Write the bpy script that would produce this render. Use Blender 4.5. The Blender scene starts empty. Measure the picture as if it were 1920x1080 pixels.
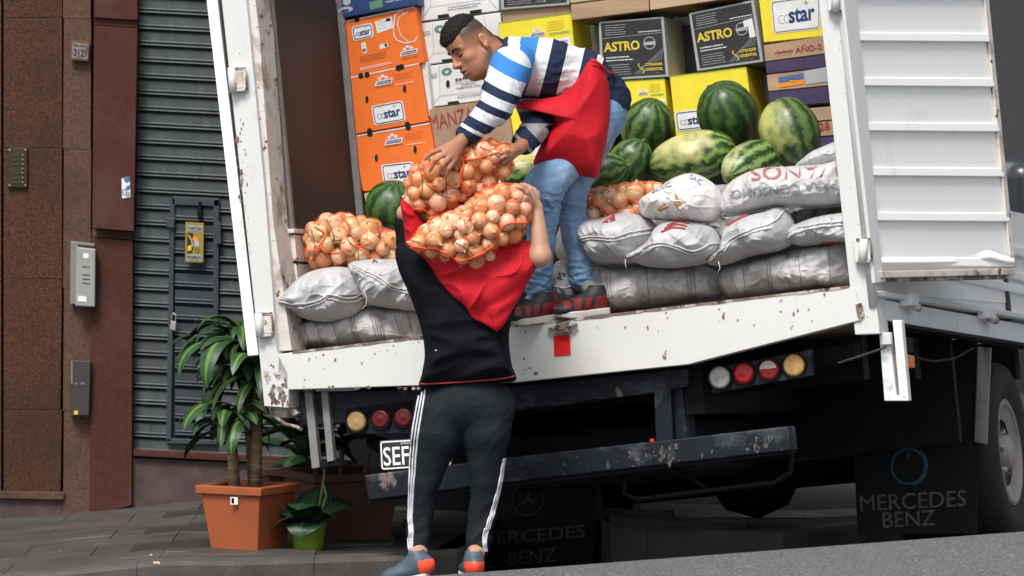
import bpy, math, random
import numpy as np
from mathutils import Vector, Matrix, noise
from mathutils.bvhtree import BVHTree
rnd = random.Random(7)
# ------------------------------------------------------------------ camera, world, sun, exposure
S = bpy.context.scene
FPX, YH, CZ = 8460.0, 201.0, 1.84
PITCH = math.atan((540 - YH) / FPX)
cd = bpy.data.cameras.new('camera'); cam = bpy.data.objects.new('camera', cd); S.collection.objects.link(cam)
cam.location = (0, 0, CZ); cam.rotation_euler = (math.pi/2 - PITCH, 0, 0)
cd.sensor_width = 36; cd.lens = FPX/1920*36; cd.clip_end = 2000; cd.clip_start = .1
cd.dof.use_dof = True; cd.dof.focus_distance = 17.8; cd.dof.aperture_fstop = 5.0
S.camera = cam
W = bpy.data.worlds.new('World'); S.world = W; W.use_nodes = True
nt = W.node_tree; bg = nt.nodes['Background']; sky = nt.nodes.new('ShaderNodeTexSky')
SUN_EL, SUN_AZ = math.radians(55), math.radians(200)     # behind and to the left of the camera, through cloud
sky.sky_type = 'NISHITA'; sky.sun_disc = False; sky.sun_elevation = SUN_EL; sky.sun_rotation = SUN_AZ
sky.air_density = 1.0; sky.dust_density = 4.0; sky.ozone_density = 1.0
hs = nt.nodes.new('ShaderNodeHueSaturation'); hs.inputs['Saturation'].default_value = .35   # cloud cover greys the blue
nt.links.new(sky.outputs[0], hs.inputs['Color']); nt.links.new(hs.outputs[0], bg.inputs['Color'])
bg.inputs['Strength'].default_value = .105
ld = bpy.data.lights.new('sun', 'SUN'); ld.energy = 2.0; ld.angle = math.radians(18); ld.color = (1, .97, .93)
sun = bpy.data.objects.new('sun', ld); S.collection.objects.link(sun)
sd = Vector((math.sin(SUN_AZ)*math.cos(SUN_EL), math.cos(SUN_AZ)*math.cos(SUN_EL), math.sin(SUN_EL)))
sun.rotation_euler = sd.to_track_quat('Z', 'Y').to_euler()
S.view_settings.view_transform = 'Standard'; S.view_settings.look = 'None'
S.view_settings.gamma = 1; S.view_settings.use_curve_mapping = False; S.view_settings.exposure = .66
# ------------------------------------------------------------------ frames
CAM = Vector((0, 0, CZ)); FW = Vector((0, math.cos(PITCH), -math.sin(PITCH))); UPV = Vector((0, math.sin(PITCH), math.cos(PITCH)))
def ray(px, py): return Vector((1, 0, 0))*((px-960)/FPX) + UPV*((540-py)/FPX) + FW
class Plane:
    """a real plane in the place: o a point on it, n its normal (also the direction things get their depth in)"""
    def __init__(s, o, n): s.o = Vector(o); s.n = Vector(n).normalized()
    def __call__(s, px, py, d=0.0):
        r = ray(px, py); t = (s.o + s.n*d - CAM).dot(s.n) / r.dot(s.n)
        return CAM + r*t
def P(px, py, Y): r = ray(px, py); return CAM + r*(Y/r.y)
def PX(v):
    q = Vector(v) - CAM; t = q.dot(FW); return (960 + q.x/t*FPX, 540 - q.dot(UPV)/t*FPX)
FA = Plane((0, 20.8, 0), (0, 1, 0))                       # face of the building
_y, _r, _p = math.radians(-18), math.radians(7.2), math.radians(5.5)
TM = Matrix.Rotation(_r, 3, Vector((0, -1, 0))) @ Matrix.Rotation(_y, 3, 'Z') @ Matrix.Rotation(-_p, 3, 'X')
TR, TF, TU = TM @ Vector((1, 0, 0)), TM @ Vector((0, 1, 0)), TM @ Vector((0, 0, 1))
TP = Plane(P(1070, 600, 18.0), TF)                        # rear plane of the truck
SO = TP(1640, 560)
SP = Plane(SO, -TR)                                       # right side plane of the truck (depth runs inwards)
# ------------------------------------------------------------------ object helpers
COL = S.collection
ORG = {}
def mesh(name, V, F, mat, parent=None, smooth=False, org=None, mats=None, midx=None):
    V = np.asarray([tuple(v) for v in V] if not isinstance(V, np.ndarray) else V, dtype=float)
    if parent is not None: o0 = ORG[parent.name]
    else: o0 = np.array(org if org is not None else (V.min(0)[0]/2+V.max(0)[0]/2, V.min(0)[1]/2+V.max(0)[1]/2, V.min(0)[2]))
    me = bpy.data.meshes.new(name); me.from_pydata((V - o0).tolist(), [], [tuple(int(i) for i in f) for f in F])
    me.validate(); me.update()
    if mats:
        for m in mats: me.materials.append(m)
        if midx is not None and len(midx) == len(me.polygons): me.polygons.foreach_set('material_index', midx)
    elif mat: me.materials.append(mat)
    if smooth: me.polygons.foreach_set('use_smooth', [True]*len(me.polygons))
    o = bpy.data.objects.new(name, me); COL.objects.link(o); ORG[o.name] = o0
    if parent is not None: o.parent = parent
    else: o.location = Vector(o0)
    return o
def tag(o, label=None, cat=None, group=None, kind=None):
    if label: o['label'] = label
    if cat: o['category'] = cat
    if group: o['group'] = group
    if kind: o['kind'] = kind
    return o
def thing(name, loc, label, cat, group=None):
    o = bpy.data.objects.new(name, None); COL.objects.link(o); o.location = Vector(loc); o.empty_display_size = .1
    ORG[o.name] = np.array(loc, dtype=float); return tag(o, label, cat, group)
def prism_vf(front, off):
    n = len(front); V = [Vector(v) for v in front] + [Vector(v)+off for v in front]
    F = [tuple(range(n)), tuple(range(2*n-1, n-1, -1))] + [(i, n+i, n+(i+1) % n, (i+1) % n) for i in range(n)]
    return V, F
def bevel(o, w, seg=2):
    m = o.modifiers.new('bevel', 'BEVEL'); m.width = w; m.segments = seg; m.limit_method = 'ANGLE'; m.angle_limit = math.radians(40)
    o.data.polygons.foreach_set('use_smooth', [True]*len(o.data.polygons))
    w_ = o.modifiers.new('wn', 'WEIGHTED_NORMAL'); w_.keep_sharp = True
    return o
def prism(name, pl, pts, d0, d1, mat, parent=None, bev=.004, **k):
    fr = [pl(x, y, d0) for x, y in pts]; V, F = prism_vf(fr, pl.n*(d1-d0))
    o = mesh(name, V, F, mat, parent, **k)
    if bev: bevel(o, bev)
    return o
def box_vf(c, ax, ay, az):
    c = Vector(c); V = [c + ax*i + ay*j + az*k for k in (-1, 1) for j in (-1, 1) for i in (-1, 1)]
    return V, [(0,2,3,1),(4,5,7,6),(0,1,5,4),(2,6,7,3),(0,4,6,2),(1,3,7,5)]
def tube_vf(pts, r, n=8, closed=False, caps=True):
    pts = [Vector(p) for p in pts]; m = len(pts); R = r if hasattr(r, '__len__') else [r]*m
    V, F = [], []; up = None
    for i, p in enumerate(pts):
        a = pts[(i-1) % m] if (i or closed) else p; b = pts[(i+1) % m] if (i < m-1 or closed) else p
        t = (b-a).normalized()
        if up is None: up = t.orthogonal().normalized()
        up = (up - t*up.dot(t)).normalized(); s = t.cross(up)
        for k in range(n):
            q = 2*math.pi*k/n; V.append(p + (up*math.cos(q) + s*math.sin(q))*R[i])
    for i in range(m if closed else m-1):
        j = (i+1) % m
        for k in range(n): F.append((i*n+k, i*n+(k+1) % n, j*n+(k+1) % n, j*n+k))
    if not closed and caps: F += [tuple(range(n-1, -1, -1)), tuple(range((m-1)*n, m*n))]
    return V, F
def tube(name, pts, r, mat, parent=None, n=8, closed=False, **k):
    V, F = tube_vf(pts, r, n, closed); return mesh(name, V, F, mat, parent, smooth=True, **k)
def cyl_vf(c, axis, r, h, n=32, r2=None):
    c = Vector(c); a = Vector(axis).normalized(); return tube_vf([c, c+a*h], [r, r if r2 is None else r2], n)
def join_vf(parts):
    V, F = [], []
    for v, f in parts:
        b = len(V); V += [Vector(x) for x in v]; F += [tuple(i+b for i in q) for q in f]
    return V, F
def lathe_vf(c, axis, prof, n=48):
    """prof: (along, radius) pairs"""
    c = Vector(c); a = Vector(axis).normalized(); u = a.orthogonal().normalized(); w = a.cross(u); V, F = [], []
    for (h, r) in prof:
        for k in range(n):
            q = 2*math.pi*k/n; V.append(c + a*h + (u*math.cos(q)+w*math.sin(q))*max(r, 1e-4))
    for i in range(len(prof)-1):
        for k in range(n): F.append((i*n+k, i*n+(k+1) % n, (i+1)*n+(k+1) % n, (i+1)*n+k))
    return V, F
def copy_tree(o, label=None, loc=None, parent=None):
    c = o.copy(); COL.objects.link(c); ORG[c.name] = ORG[o.name]
    if parent is not None: c.parent = parent
    for ch in list(o.children): copy_tree(ch, parent=c)
    if label: c['label'] = label
    if loc is not None: c.location = loc
    return c
# ------------------------------------------------------------------ materials
def mat(name, col, rough=.6, var=.12, scale=6, bump=0., bscale=60, metal=0., spec=.5, dirt=None, dirt2=None, coat=0., speck=None, stretch=(1,1,1), alpha=None, sss=0.):
    """dirt = (colour, scale, threshold, softness[, stretch])"""
    m = bpy.data.materials.new(name); m.use_nodes = True; t = m.node_tree; N, L = t.nodes, t.links
    b = N['Principled BSDF']; tc = N.new('ShaderNodeTexCoord'); oi = N.new('ShaderNodeObjectInfo')
    ad = N.new('ShaderNodeVectorMath'); ad.operation = 'ADD'; sc_ = N.new('ShaderNodeVectorMath'); sc_.operation = 'SCALE'; sc_.inputs['Scale'].default_value = 0.
    L.new(oi.outputs['Location'], ad.inputs[1]); L.new(tc.outputs['Object'], ad.inputs[0])
    def mapped(st):
        mp = N.new('ShaderNodeMapping'); mp.inputs['Scale'].default_value = st; L.new(ad.outputs[0], mp.inputs['Vector']); return mp.outputs[0]
    def noise_(sc, st=(1,1,1), det=6, rgh=.6):
        n = N.new('ShaderNodeTexNoise'); n.inputs['Scale'].default_value = sc; n.inputs['Detail'].default_value = det; n.inputs['Roughness'].default_value = rgh
        L.new(mapped(st), n.inputs['Vector']); return n.outputs['Fac']
    def ramp(fac, a, c0, b_, c1):
        r = N.new('ShaderNodeValToRGB'); r.color_ramp.elements[0].position = a; r.color_ramp.elements[1].position = b_
        r.color_ramp.elements[0].color = (*c0, 1); r.color_ramp.elements[1].color = (*c1, 1); L.new(fac, r.inputs[0]); return r.outputs[0]
    def mix(f, a, b_):
        x = N.new('ShaderNodeMix'); x.data_type = 'RGBA'
        if isinstance(f, float): x.inputs[0].default_value = f
        else: L.new(f, x.inputs[0])
        for i, q in ((6, a), (7, b_)):
            if isinstance(q, tuple): x.inputs[i].default_value = (*q, 1)
            else: L.new(q, x.inputs[i])
        return x.outputs[2]
    lo = tuple(max(0, c*(1-var)) for c in col); hi = tuple(min(1, c*(1+var)) for c in col)
    c = ramp(noise_(scale, stretch), .3, lo, .7, hi)
    if speck: c = mix(ramp(noise_(speck[1], det=2), speck[2], (0,0,0), speck[2]+speck[3], (1,1,1)), c, speck[0])
    for dd in (dirt, dirt2):
        if dd:
            f = ramp(noise_(dd[1], dd[4] if len(dd) > 4 else (1,1,1), 8, .65), dd[2], (0,0,0), dd[2]+dd[3], (1,1,1)); c = mix(f, c, dd[0])
    L.new(c, b.inputs['Base Color']); b.inputs['Roughness'].default_value = rough; b.inputs['Metallic'].default_value = metal
    b.inputs['Specular IOR Level'].default_value = spec
    if coat: b.inputs['Coat Weight'].default_value = coat; b.inputs['Coat Roughness'].default_value = .15
    if sss: b.inputs['Subsurface Weight'].default_value = sss; b.inputs['Subsurface Radius'].default_value = (.01, .004, .002); b.inputs['Subsurface Scale'].default_value = 1
    if alpha is not None: b.inputs['Alpha'].default_value = alpha
    if bump:
        bp = N.new('ShaderNodeBump'); bp.inputs['Strength'].default_value = min(1, bump); bp.inputs['Distance'].default_value = .004 if bump <= 1 else .004*bump
        L.new(noise_(bscale, stretch), bp.inputs['Height']); L.new(bp.outputs[0], b.inputs['Normal'])
    m['c'] = 1
    return m
RUST = (.10, .045, .022)
M = {}
M['granite'] = mat('brown granite', (.055,.024,.013), .5, .45, 45, .1, 120, spec=.2, speck=((.14,.066,.038), 130, .55, .06), dirt=((.030,.017,.013), 1.3, .50, .25))
M['granite_strip'] = mat('worn brown granite', (.090,.049,.034), .6, .3, 60, .1, 120, spec=.2, speck=((.14,.09,.07), 150, .58, .06), dirt=((.055,.03,.024), 2.2, .5, .2))
M['granite_red'] = mat('red brown stone', (.068,.023,.016), .6, .25, 70, .1, 120, spec=.2, dirt=((.095,.052,.046), 1.8, .52, .25), dirt2=((.03,.018,.016), 2.6, .60, .12))
M['joint'] = mat('dark joint', (.02,.017,.016), .9)
M['plinth'] = mat('purple brown render', (.07,.042,.042), .75, .3, 12, .5, 50, dirt=((.12,.09,.085), 2.5, .56, .1), dirt2=((.03,.022,.022), 4, .62, .08))
M['shutter'] = mat('galvanised shutter', (.074,.088,.092), .6, .25, 25, .1, 80, metal=.25, dirt=((.075,.080,.075), 2.2, .5, .25), dirt2=((.14,.172,.176), 30, .62, .08, (1,1,.25)), stretch=(1,1,.3))
M['shutter_door'] = mat('dark slate painted steel', (.032,.046,.055), .5, .25, 9, .1, 80, dirt=((.08,.09,.095), 6, .64, .08))
M['pave'] = mat('grey paving', (.070,.062,.053), .6, .3, 3, .6, 60, dirt=((.042,.037,.031), 1.3, .48, .16, (1,2.8,1)), dirt2=((.17,.16,.15), 2.4, .60, .08, (1,2.8,1)))
M['kerb'] = mat('kerb stone', (.075,.068,.062), .8, .3, 6, .8, 40, dirt=((.05,.045,.04), 2, .5, .2))
M['asphalt'] = mat('grey asphalt', (.115,.119,.125), .8, .55, 70, 2.2, 90, spec=.3, speck=((.30,.30,.30), 85, .60, .03), dirt=((.075,.077,.08), 60, .55, .06), dirt2=((.11,.11,.115), 1.5, .5, .3))
M['white'] = mat('chipped white truck paint', (.60,.61,.60), .38, .03, 3, .05, 20, dirt=((.52,.50,.46), 4, .60, .16), dirt2=(RUST, 13, .675, .012))
M['white_sill'] = mat('worn white sill paint', (.63,.63,.61), .42, .03, 3, .1, 20, dirt=((.60,.57,.52), 3, .56, .2), dirt2=((.07,.05,.042), 11, .69, .01, (1,1,1.7)))
M['white_worn'] = mat('heavily worn white paint', (.60,.56,.52), .6, .1, 8, .4, 60, dirt=((.33,.26,.22), 6, .50, .12), dirt2=(RUST, 16, .60, .03))
M['white_door'] = mat('white door paint', (.88,.88,.855), .35, .02, 2, .02, 10, dirt=((.68,.66,.62), 3, .62, .2), dirt2=((.35,.22,.15), 14, .74, .01))
M['rail'] = mat('grey white side rail paint', (.72,.73,.73), .4, .05, 3, .1, 30, dirt=((.30,.29,.28), 4, .60, .12))
M['rust'] = mat('rusty worn edge', (.17,.12,.095), .85, .4, 30, .9, 80, dirt=((.42,.38,.34), 14, .50, .04), dirt2=((.045,.03,.024), 20, .58, .03))
M['inner'] = mat('dark red brown inner wall', (.026,.015,.013), .6, .5, 2.2, .1, 12, dirt=((.036,.018,.014), 2.2, .5, .25, (1,1,.5)), dirt2=((.016,.014,.015), 3, .58, .12, (1,1,.4)))
M['inner_rib'] = mat('grey inner rib', (.20,.19,.185), .5, .2, 10)
M['black'] = mat('black chassis paint', (.006,.007,.009), .6, .3, 9, .2, 40, spec=.12, dirt=((.02,.018,.017), 5, .62, .12))
M['bumper'] = mat('blue black worn bumper', (.005,.008,.014), .55, .2, 9, .2, 40, spec=.25, dirt=((.055,.065,.075), 5, .52, .14, (1,1,1.5)), dirt2=((.17,.125,.12), 7, .63, .05, (1,1,.7)))
M['rubber'] = mat('black rubber', (.013,.013,.014), .8, .3, 12, .4, 60)
M['flap'] = mat('black rubber flap', (.009,.011,.013), .6, .3, 4, .2, 60, spec=.15)
M['tyre_side'] = mat('dusty tyre', (.013,.012,.011), .85, .3, 5, .4, 60)
M['rim'] = mat('dusty cream rim', (.24,.22,.20), .55, .2, 6, .3, 40, dirt=((.14,.12,.11), 4, .5, .2))
M['flap_text'] = mat('faded flap lettering', (.11,.105,.098), .8, .3, 18)
M['flap_text_dim'] = mat('darker flap lettering', (.085,.07,.058), .8, .3, 18)  # left flap lettering, darker than on the right flap
M['teal'] = mat('teal emblem print', (.010,.085,.11), .6, .5, 14)
M['dim_ring'] = mat('dark emblem print', (.020,.028,.034), .5, .2, 14)
def flat(n, c=None, r=.5, **k):
    if n not in M: M[n] = mat(n, c, r, **{**dict(var=.06, scale=14), **k})
    return M[n]
flat('orange_card', (.87,.175,.018), .55); flat('yellow_card', (.86,.72,.03), .5); flat('white_card', (.72,.72,.71), .55, dirt=((.55,.54,.52), 6, .6, .1))
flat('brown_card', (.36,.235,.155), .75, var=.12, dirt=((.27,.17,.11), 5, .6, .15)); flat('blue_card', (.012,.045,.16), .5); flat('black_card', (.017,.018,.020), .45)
flat('grey_card', (.40,.40,.41), .6); flat('ink_navy', (.012,.03,.14), .5); flat('ink_black', (.015,.016,.02), .5); flat('ink_red', (.33,.035,.035), .6)
flat('ink_yellow', (.72,.55,.04), .5); flat('ink_white', (.78,.78,.78), .5); flat('ink_grey', (.40,.41,.42), .5); flat('ink_green', (.10,.24,.15), .5); flat('ink_brown', (.32,.10,.02), .6)
flat('ink_blue', (.05,.13,.36), .5); flat('ink_lime', (.25,.48,.08), .5); flat('ink_orange', (.80,.25,.02), .5); flat('ink_pink', (.6,.06,.25), .5); flat('hole', (.008,.008,.009), .9)
flat('purple', (.055,.035,.10), .8, var=.2); flat('wood', (.42,.28,.17), .8, var=.22, scale=5, stretch=(.3,1,4), bump=.3, bscale=20); flat('wood_dark', (.25,.165,.105), .8, var=.25, scale=8, stretch=(.3,1,4))
flat('wood_pale', (.55,.40,.24), .8, var=.12, scale=8, stretch=(.3,1,4))
# ------------------------------------------------------------------ text and flat print
_tc = {}
def text_vf(txt, bold=.0, spacing=1.0):
    k = (txt, bold, spacing)
    if k not in _tc:
        cu = bpy.data.curves.new('t', 'FONT'); cu.body = txt; cu.size = 1; cu.offset = bold; cu.resolution_u = 3; cu.space_character = spacing; cu.align_x = 'LEFT'
        o = bpy.data.objects.new('t', cu); COL.objects.link(o); bpy.context.view_layer.update()
        me = o.to_mesh(); V = np.array([tuple(v.co) for v in me.vertices]); F = [tuple(p.vertices) for p in me.polygons]
        o.to_mesh_clear(); bpy.data.objects.remove(o); mn, mx = V.min(0), V.max(0)
        w = mx[0]-mn[0]; V = (V - (mn+mx)/2) / w      # width 1, centred
        _tc[k] = (V, F, (mx[1]-mn[1])/w)
    return _tc[k]
class Face:
    """a quad of the place that carries print; u right, v down, both 0..1"""
    def __init__(s, tl, tr, br, bl): s.q = [Vector(v) for v in (tl, tr, br, bl)]; s.n = (s.q[1]-s.q[0]).cross(s.q[3]-s.q[0]).normalized(); s.W = (s.q[1]-s.q[0]).length; s.H = (s.q[3]-s.q[0]).length
    def at(s, u, v, lift=.0015):
        a = s.q[0].lerp(s.q[1], u); b = s.q[3].lerp(s.q[2], u); p = a.lerp(b, v)
        n = s.n if (CAM-p).dot(s.n) > 0 else -s.n
        return p + n*lift
def put_text(f, txt, u, v, w, m, parent, rot=0, bold=.0, h=None, lift=.003, name='lettering', spacing=1., slant=0.):
    V, F, asp = text_vf(txt, bold, spacing); c, s_ = math.cos(rot), math.sin(rot); hh = asp if h is None else h/w*f.H/f.W
    O = []
    for x, y, _ in V:
        y = y*hh/asp; x += slant*y; x, y = x*c - y*s_, x*s_ + y*c
        O.append(f.at(u + x*w, v - y*w*f.W/f.H, lift))
    return mesh(name, O, F, m, parent)
def put_poly(f, pts, m, parent, lift=.0015, name='print'):
    return mesh(name, [f.at(u, v, lift) for u, v in pts], [tuple(range(len(pts)))], m, parent)
def rrect(u0, v0, u1, v1, r=.02, asp=1.):
    o = []
    for cx, cy, a0 in ((u1-r, v0+r*asp, -90), (u1-r, v1-r*asp, 0), (u0+r, v1-r*asp, 90), (u0+r, v0+r*asp, 180)):
        for k in range(5):
            a = math.radians(a0 + k*22.5); o.append((cx + r*math.cos(a), cy + r*asp*math.sin(a)))
    return o
def ell(u, v, ru, rv, n=20, rot=0): return [(u + ru*math.cos(2*math.pi*k/n)*math.cos(rot) - rv*math.sin(2*math.pi*k/n)*math.sin(rot), v + ru*math.cos(2*math.pi*k/n)*math.sin(rot) + rv*math.sin(2*math.pi*k/n)*math.cos(rot)) for k in range(n)]
def stroke(f, pts, w, m, parent, lift=.003, name='print', closed=False):
    """a flat ribbon of width w (share of the face's width) along u,v points"""
    V, F = [], []; n = len(pts); a = f.W/f.H
    for i in range(n):
        p0 = pts[(i-1) % n] if (i or closed) else pts[i]; p1 = pts[(i+1) % n] if (i < n-1 or closed) else pts[i]
        dx, dy = p1[0]-p0[0], (p1[1]-p0[1])/a; l = math.hypot(dx, dy) or 1; nx, ny = -dy/l*w/2, dx/l*w/2
        V += [f.at(pts[i][0]+nx, pts[i][1]+ny*a, lift), f.at(pts[i][0]-nx, pts[i][1]-ny*a, lift)]
    for i in range(n if closed else n-1): j = (i+1) % n; F.append((2*i, 2*i+1, 2*j+1, 2*j))
    return mesh(name, V, F, m, parent)
def put_lines(f, u0, u1, vs, m, parent, h=.012, name='fine_print', jit=.15):
    """tiny rows of unreadable small print"""
    V, F = [], []; r = random.Random(int(u0*977+vs[0]*811))
    for v in vs:
        u = u0; e = u1 - r.random()*jit*(u1-u0)
        while u < e:
            w = .012 + r.random()*.03; w = min(w, e-u)
            b = len(V); V += [f.at(u, v-h/2, .003), f.at(u+w, v-h/2, .003), f.at(u+w, v+h/2, .003), f.at(u, v+h/2, .003)]; F.append((b, b+1, b+2, b+3)); u += w+.008
    return mesh(name, V, F, m, parent)
# ------------------------------------------------------------------ setting: pavement, kerb, road
def zs(x): return float(np.interp(x, [-8,-2.4,-1.4,0,1.3,2.5,9], [-.12,-.075,.02,0,-.06,-.1,-.2]))
KX = [-40,-6,-2.2,-1.1,-.4,-.20,-.13,.36,.42,1.2,1.6,2.5,4.5,40]; KY = [17.8,17.85,17.9,18.03,18.35,18.55,20.7,20.7,19.9,20.0,20.6,21.0,22.5,60]
def ky(x): return float(np.interp(x, KX, KY))
xs = [-40,-20,-8]+list(np.linspace(-5, 5, 61))+[9, 20, 40]
V, F = [], []; NJ = 9
for x in xs:
    for j in range(NJ):
        t = j/(NJ-1); y = ky(x)+.16 + t*(26 + max(0, x*2) - ky(x)); V.append((x, y, zs(x)))
for i in range(len(xs)-1):
    for j in range(NJ-1): F.append((i*NJ+j, (i+1)*NJ+j, (i+1)*NJ+j+1, i*NJ+j+1))
side = tag(mesh('sidewalk', V, F, M['joint'], smooth=True), 'grey paved sidewalk in front of the shuttered shop', kind='structure')
# paving slabs, in rows that run along the kerb
rows = 8; depth = 3.0/rows; ws = .62
for j in range(rows):
    x = -3.3 - (j % 2)*.3 + rnd.random()*.05
    while x < 1.5:
        x1 = x + ws; g = .0018
        y0 = lambda q: ky(q) + .17 + j*depth + g; y1 = lambda q: ky(q) + .17 + (j+1)*depth - g
        if y0(x) < 21.2 and max(ky(x), ky(x1))-min(ky(x), ky(x1)) < .6:
            dz = rnd.uniform(.006, .009); tl = rnd.uniform(-.0015, .0015)
            fr = [Vector((x+g, y0(x+g), zs(x)+dz)), Vector((x1-g, y0(x1-g), zs(x1)+dz+tl)), Vector((x1-g, y1(x1-g), zs(x1)+dz+tl)), Vector((x+g, y1(x+g), zs(x)+dz))]
            V, F = prism_vf(fr, Vector((0, 0, -.03))); mesh('paving_slab', V, F, M['pave'], side)
        x = x1
# kerb stones
def kerb(x0, x1, n=3):
    V, F = [], []
    for i in range(n+1):
        x = x0+.0012 + (x1-x0-.0024)*i/n; y = ky(x)
        for dy, z in ((0.0, -.35), (0.0, zs(x)-.012), (.012, zs(x)+.004), (.165, zs(x)+.006), (.165, -.35)): V.append((x, y+dy, z))
    for i in range(n):
        for k in range(4): F.append((i*5+k, i*5+k+1, (i+1)*5+k+1, (i+1)*5+k))
    F += [(4,3,2,1,0), tuple(range(n*5, n*5+5))]
    return V, F
kb = tag(mesh('kerb', *kerb(-3.6, -2.9), M['kerb']), 'stone kerb along the sidewalk', kind='structure')
x = -2.9
while x < 2.6: mesh('kerb_stone', *kerb(x, x+.7, 22), M['kerb'], kb); x += .7
# road: gutter by the kerb, a crown nearer to the camera, then flat
def zr(x, y):
    d = ky(x) - y; xx = min(max(x, -2.6), 2.8)
    g = float(np.interp(x, [-3,-1,0,2.2,5], [-.2,-.15,-.37,-.12,-.12])); crest = .070 + .075*xx
    if y > 17.9: a = 0.
    t = min(max((18.2 - y)/1.0, 0), 1); t = t*t*(3-2*t)
    z = g*(1-t) + crest*t
    if y < 16.4: u = min(1, (16.4-y)/6); z -= u*u*(3-2*u)*.22
    return z
ys = [-30, -5, 5, 9, 11, 13, 14.5] + list(np.linspace(15.2, 18.4, 40)) + [19, 19.5, 20, 21, 22.2, 23, 27, 40, 120, 900]
xr = [-900, -200, -40, -12, -6] + list(np.linspace(-4, 4, 41)) + [6, 12, 40, 200, 900]
V = [(x, y, zr(x, y) if y < 22 else -.4) for x in xr for y in ys]; n = len(ys)
F = [(i*n+j, (i+1)*n+j, (i+1)*n+j+1, i*n+j+1) for i in range(len(xr)-1) for j in range(n-1)]
road = tag(mesh('road', V, F, M['asphalt'], smooth=True, org=(0,0,0)), 'grey asphalt road rising in the foreground', kind='structure')
# ------------------------------------------------------------------ building
bld = thing('storefront_building', (-1.6, 20.8, 0), 'dark brown granite shopfront wall behind the potted plants', 'building')
def fp(name, pts, d0, d1, m, parent=bld, bev=.003): return prism(name, FA, pts, d0, d1, M[m] if isinstance(m, str) else m, parent, bev)
fp('wall', [(-900,-1500),(770,-1500),(770,1000),(-900,1030)], .10, 1.0, 'joint')
_a = FA(772, 500, .0); _b = _a + Vector((.31, .95, 0))*6
mesh('corner_wall', *prism_vf([Vector((_a.x, _a.y, -.5)), Vector((_b.x, _b.y, -.5)), Vector((_b.x, _b.y, 6)), Vector((_a.x, _a.y, 6))], Vector((-.2, .06, 0))), M['plinth'], bld)
def slope(y, x0, x1, k=.055): return y + k*x0, y + k*x1
for a, b in ((-260,-120.),(-118,3),(6,117)):
    yy = [-330,-120,33,277,523,768,925]
    for i in range(len(yy)-1):
        o = 4*(a < 0); fp('granite_panel', [(a+.6, yy[i]+.6+o),(b-.6, yy[i]+.6+o),(b-.6-3*(b == 117 and i > 3), yy[i+1]-.4+o),(a+.6, yy[i+1]-.4+o)], 0, .1, 'granite', bev=.0015)
fp('plinth', [(-260,928),(118,934),(118,975),(-260,992)], -.005, .1, 'plinth')
fp('ledge', [(-260,918),(120,923),(120,937),(-260,930)], -.03, .03, 'granite_strip')
yy = [-330,34,279,540,770,968]
for i in range(5): fp('granite_strip', [(120, yy[i]+.6),(171, yy[i]+2.6),(168 if i > 2 else 170, yy[i+1]+1.8),(118, yy[i+1]-.2)], -.012, .1, 'granite_strip', bev=.0015)
fp('granite_panel', [(178,-330),(259,-330),(258,38),(176,33)], -.06, .1, 'granite_red')
fp('granite_panel', [(176,48),(258,54),(251,434),(173,428)], -.10, .1, 'granite_red')
fp('granite_panel', [(176,34),(258,39),(258,53),(176,47)], -.04, .1, 'granite_red')
fp('granite_panel', [(170,446),(249,451),(247,948),(168,966)], -.05, .1, 'granite_red')
fp('granite_panel', [(173,429),(250,435),(249,450),(170,445)], .0, .1, 'granite_strip')
fp('plinth', [(248,858),(770,884),(770,980),(248,952)], -.02, .1, 'plinth')
fp('ledge', [(250,843),(770,870),(770,882),(250,855)], -.05, .1, 'granite_red')
# roller shutter: every slat is a part
sh = thing('roller_shutter', FA(560, 850, .02), 'grey galvanised roller shutter with a small dark door in it', 'shutter')
def slat(name, x0, x1, y0, y1, m, parent, dd=0., k=.052, relief=1.):
    """profile: a flat web, then two ribs and a groove; px on the facade, sloping as the shutter does"""
    h = y1-y0; prof = [(0,.0),(.50,.0),(.54,-.010),(.60,-.012),(.64,.004),(.70,.004),(.74,-.013),(.80,-.015),(.84,.006),(.88,.028),(.985,.030),(1.0,.0)]
    V, F = [], []
    for t, z in prof:
        for x in (x0, x1): V.append(FA(x, y0 + t*h + k*(x-250), .02 + dd + z*relief))
    n = len(prof)
    for x in (x0, x1):
        for t, z in (prof[0], prof[-1]): V.append(FA(x, y0 + t*h + k*(x-250), .06 + dd))
    for i in range(n-1): F.append((2*i, 2*i+1, 2*i+3, 2*i+2))
    b = 2*n; F += [(b, b+1, b+3, b+2), tuple([2*i for i in range(n)]+[b+1, b])[::-1], tuple([2*i+1 for i in range(n)]+[b+3, b+2]), (0, b, b+2, 1), (2*n-2, 2*n-1, b+3, b+1)]
    return mesh(name, V, F, m, parent)
for i in range(-3, 28):
    y0 = -3 + i*30.6
    x0 = 250
    if y0 > 345 and y0 < 815:
        slat('slat', x0, 319, y0, y0+30.6, M['shutter'], sh); slat('slat', 411, 768, y0, y0+30.6, M['shutter'], sh)
    else: slat('slat', x0, 768, y0, y0+30.6, M['shutter'], sh)
wd = mesh('wicket_door', *prism_vf([FA(x, y, .035) for x, y in ((322,371),(409,374),(405,824),(314,826))], Vector((0, .03, 0))), M['shutter_door'], sh)
for i in range(14): slat('door_slat', 328, 400, 388+i*31-.052*78, 388+i*31+29-.052*78, M['shutter_door'], wd, -.015, relief=.8)
for nm, pts in (('door_frame', [(319,370),(328,370),(321,828),(311,828)]), ('door_frame', [(400,374),(411,374),(408,826),(399,826)]), ('door_frame', [(322,368),(411,372),(411,387),(322,384)]), ('door_frame', [(312,822),(408,825),(408,834),(312,832)])):
    prism(nm, FA, pts, -.012, .03, M['shutter_door'], wd, .003)
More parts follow.
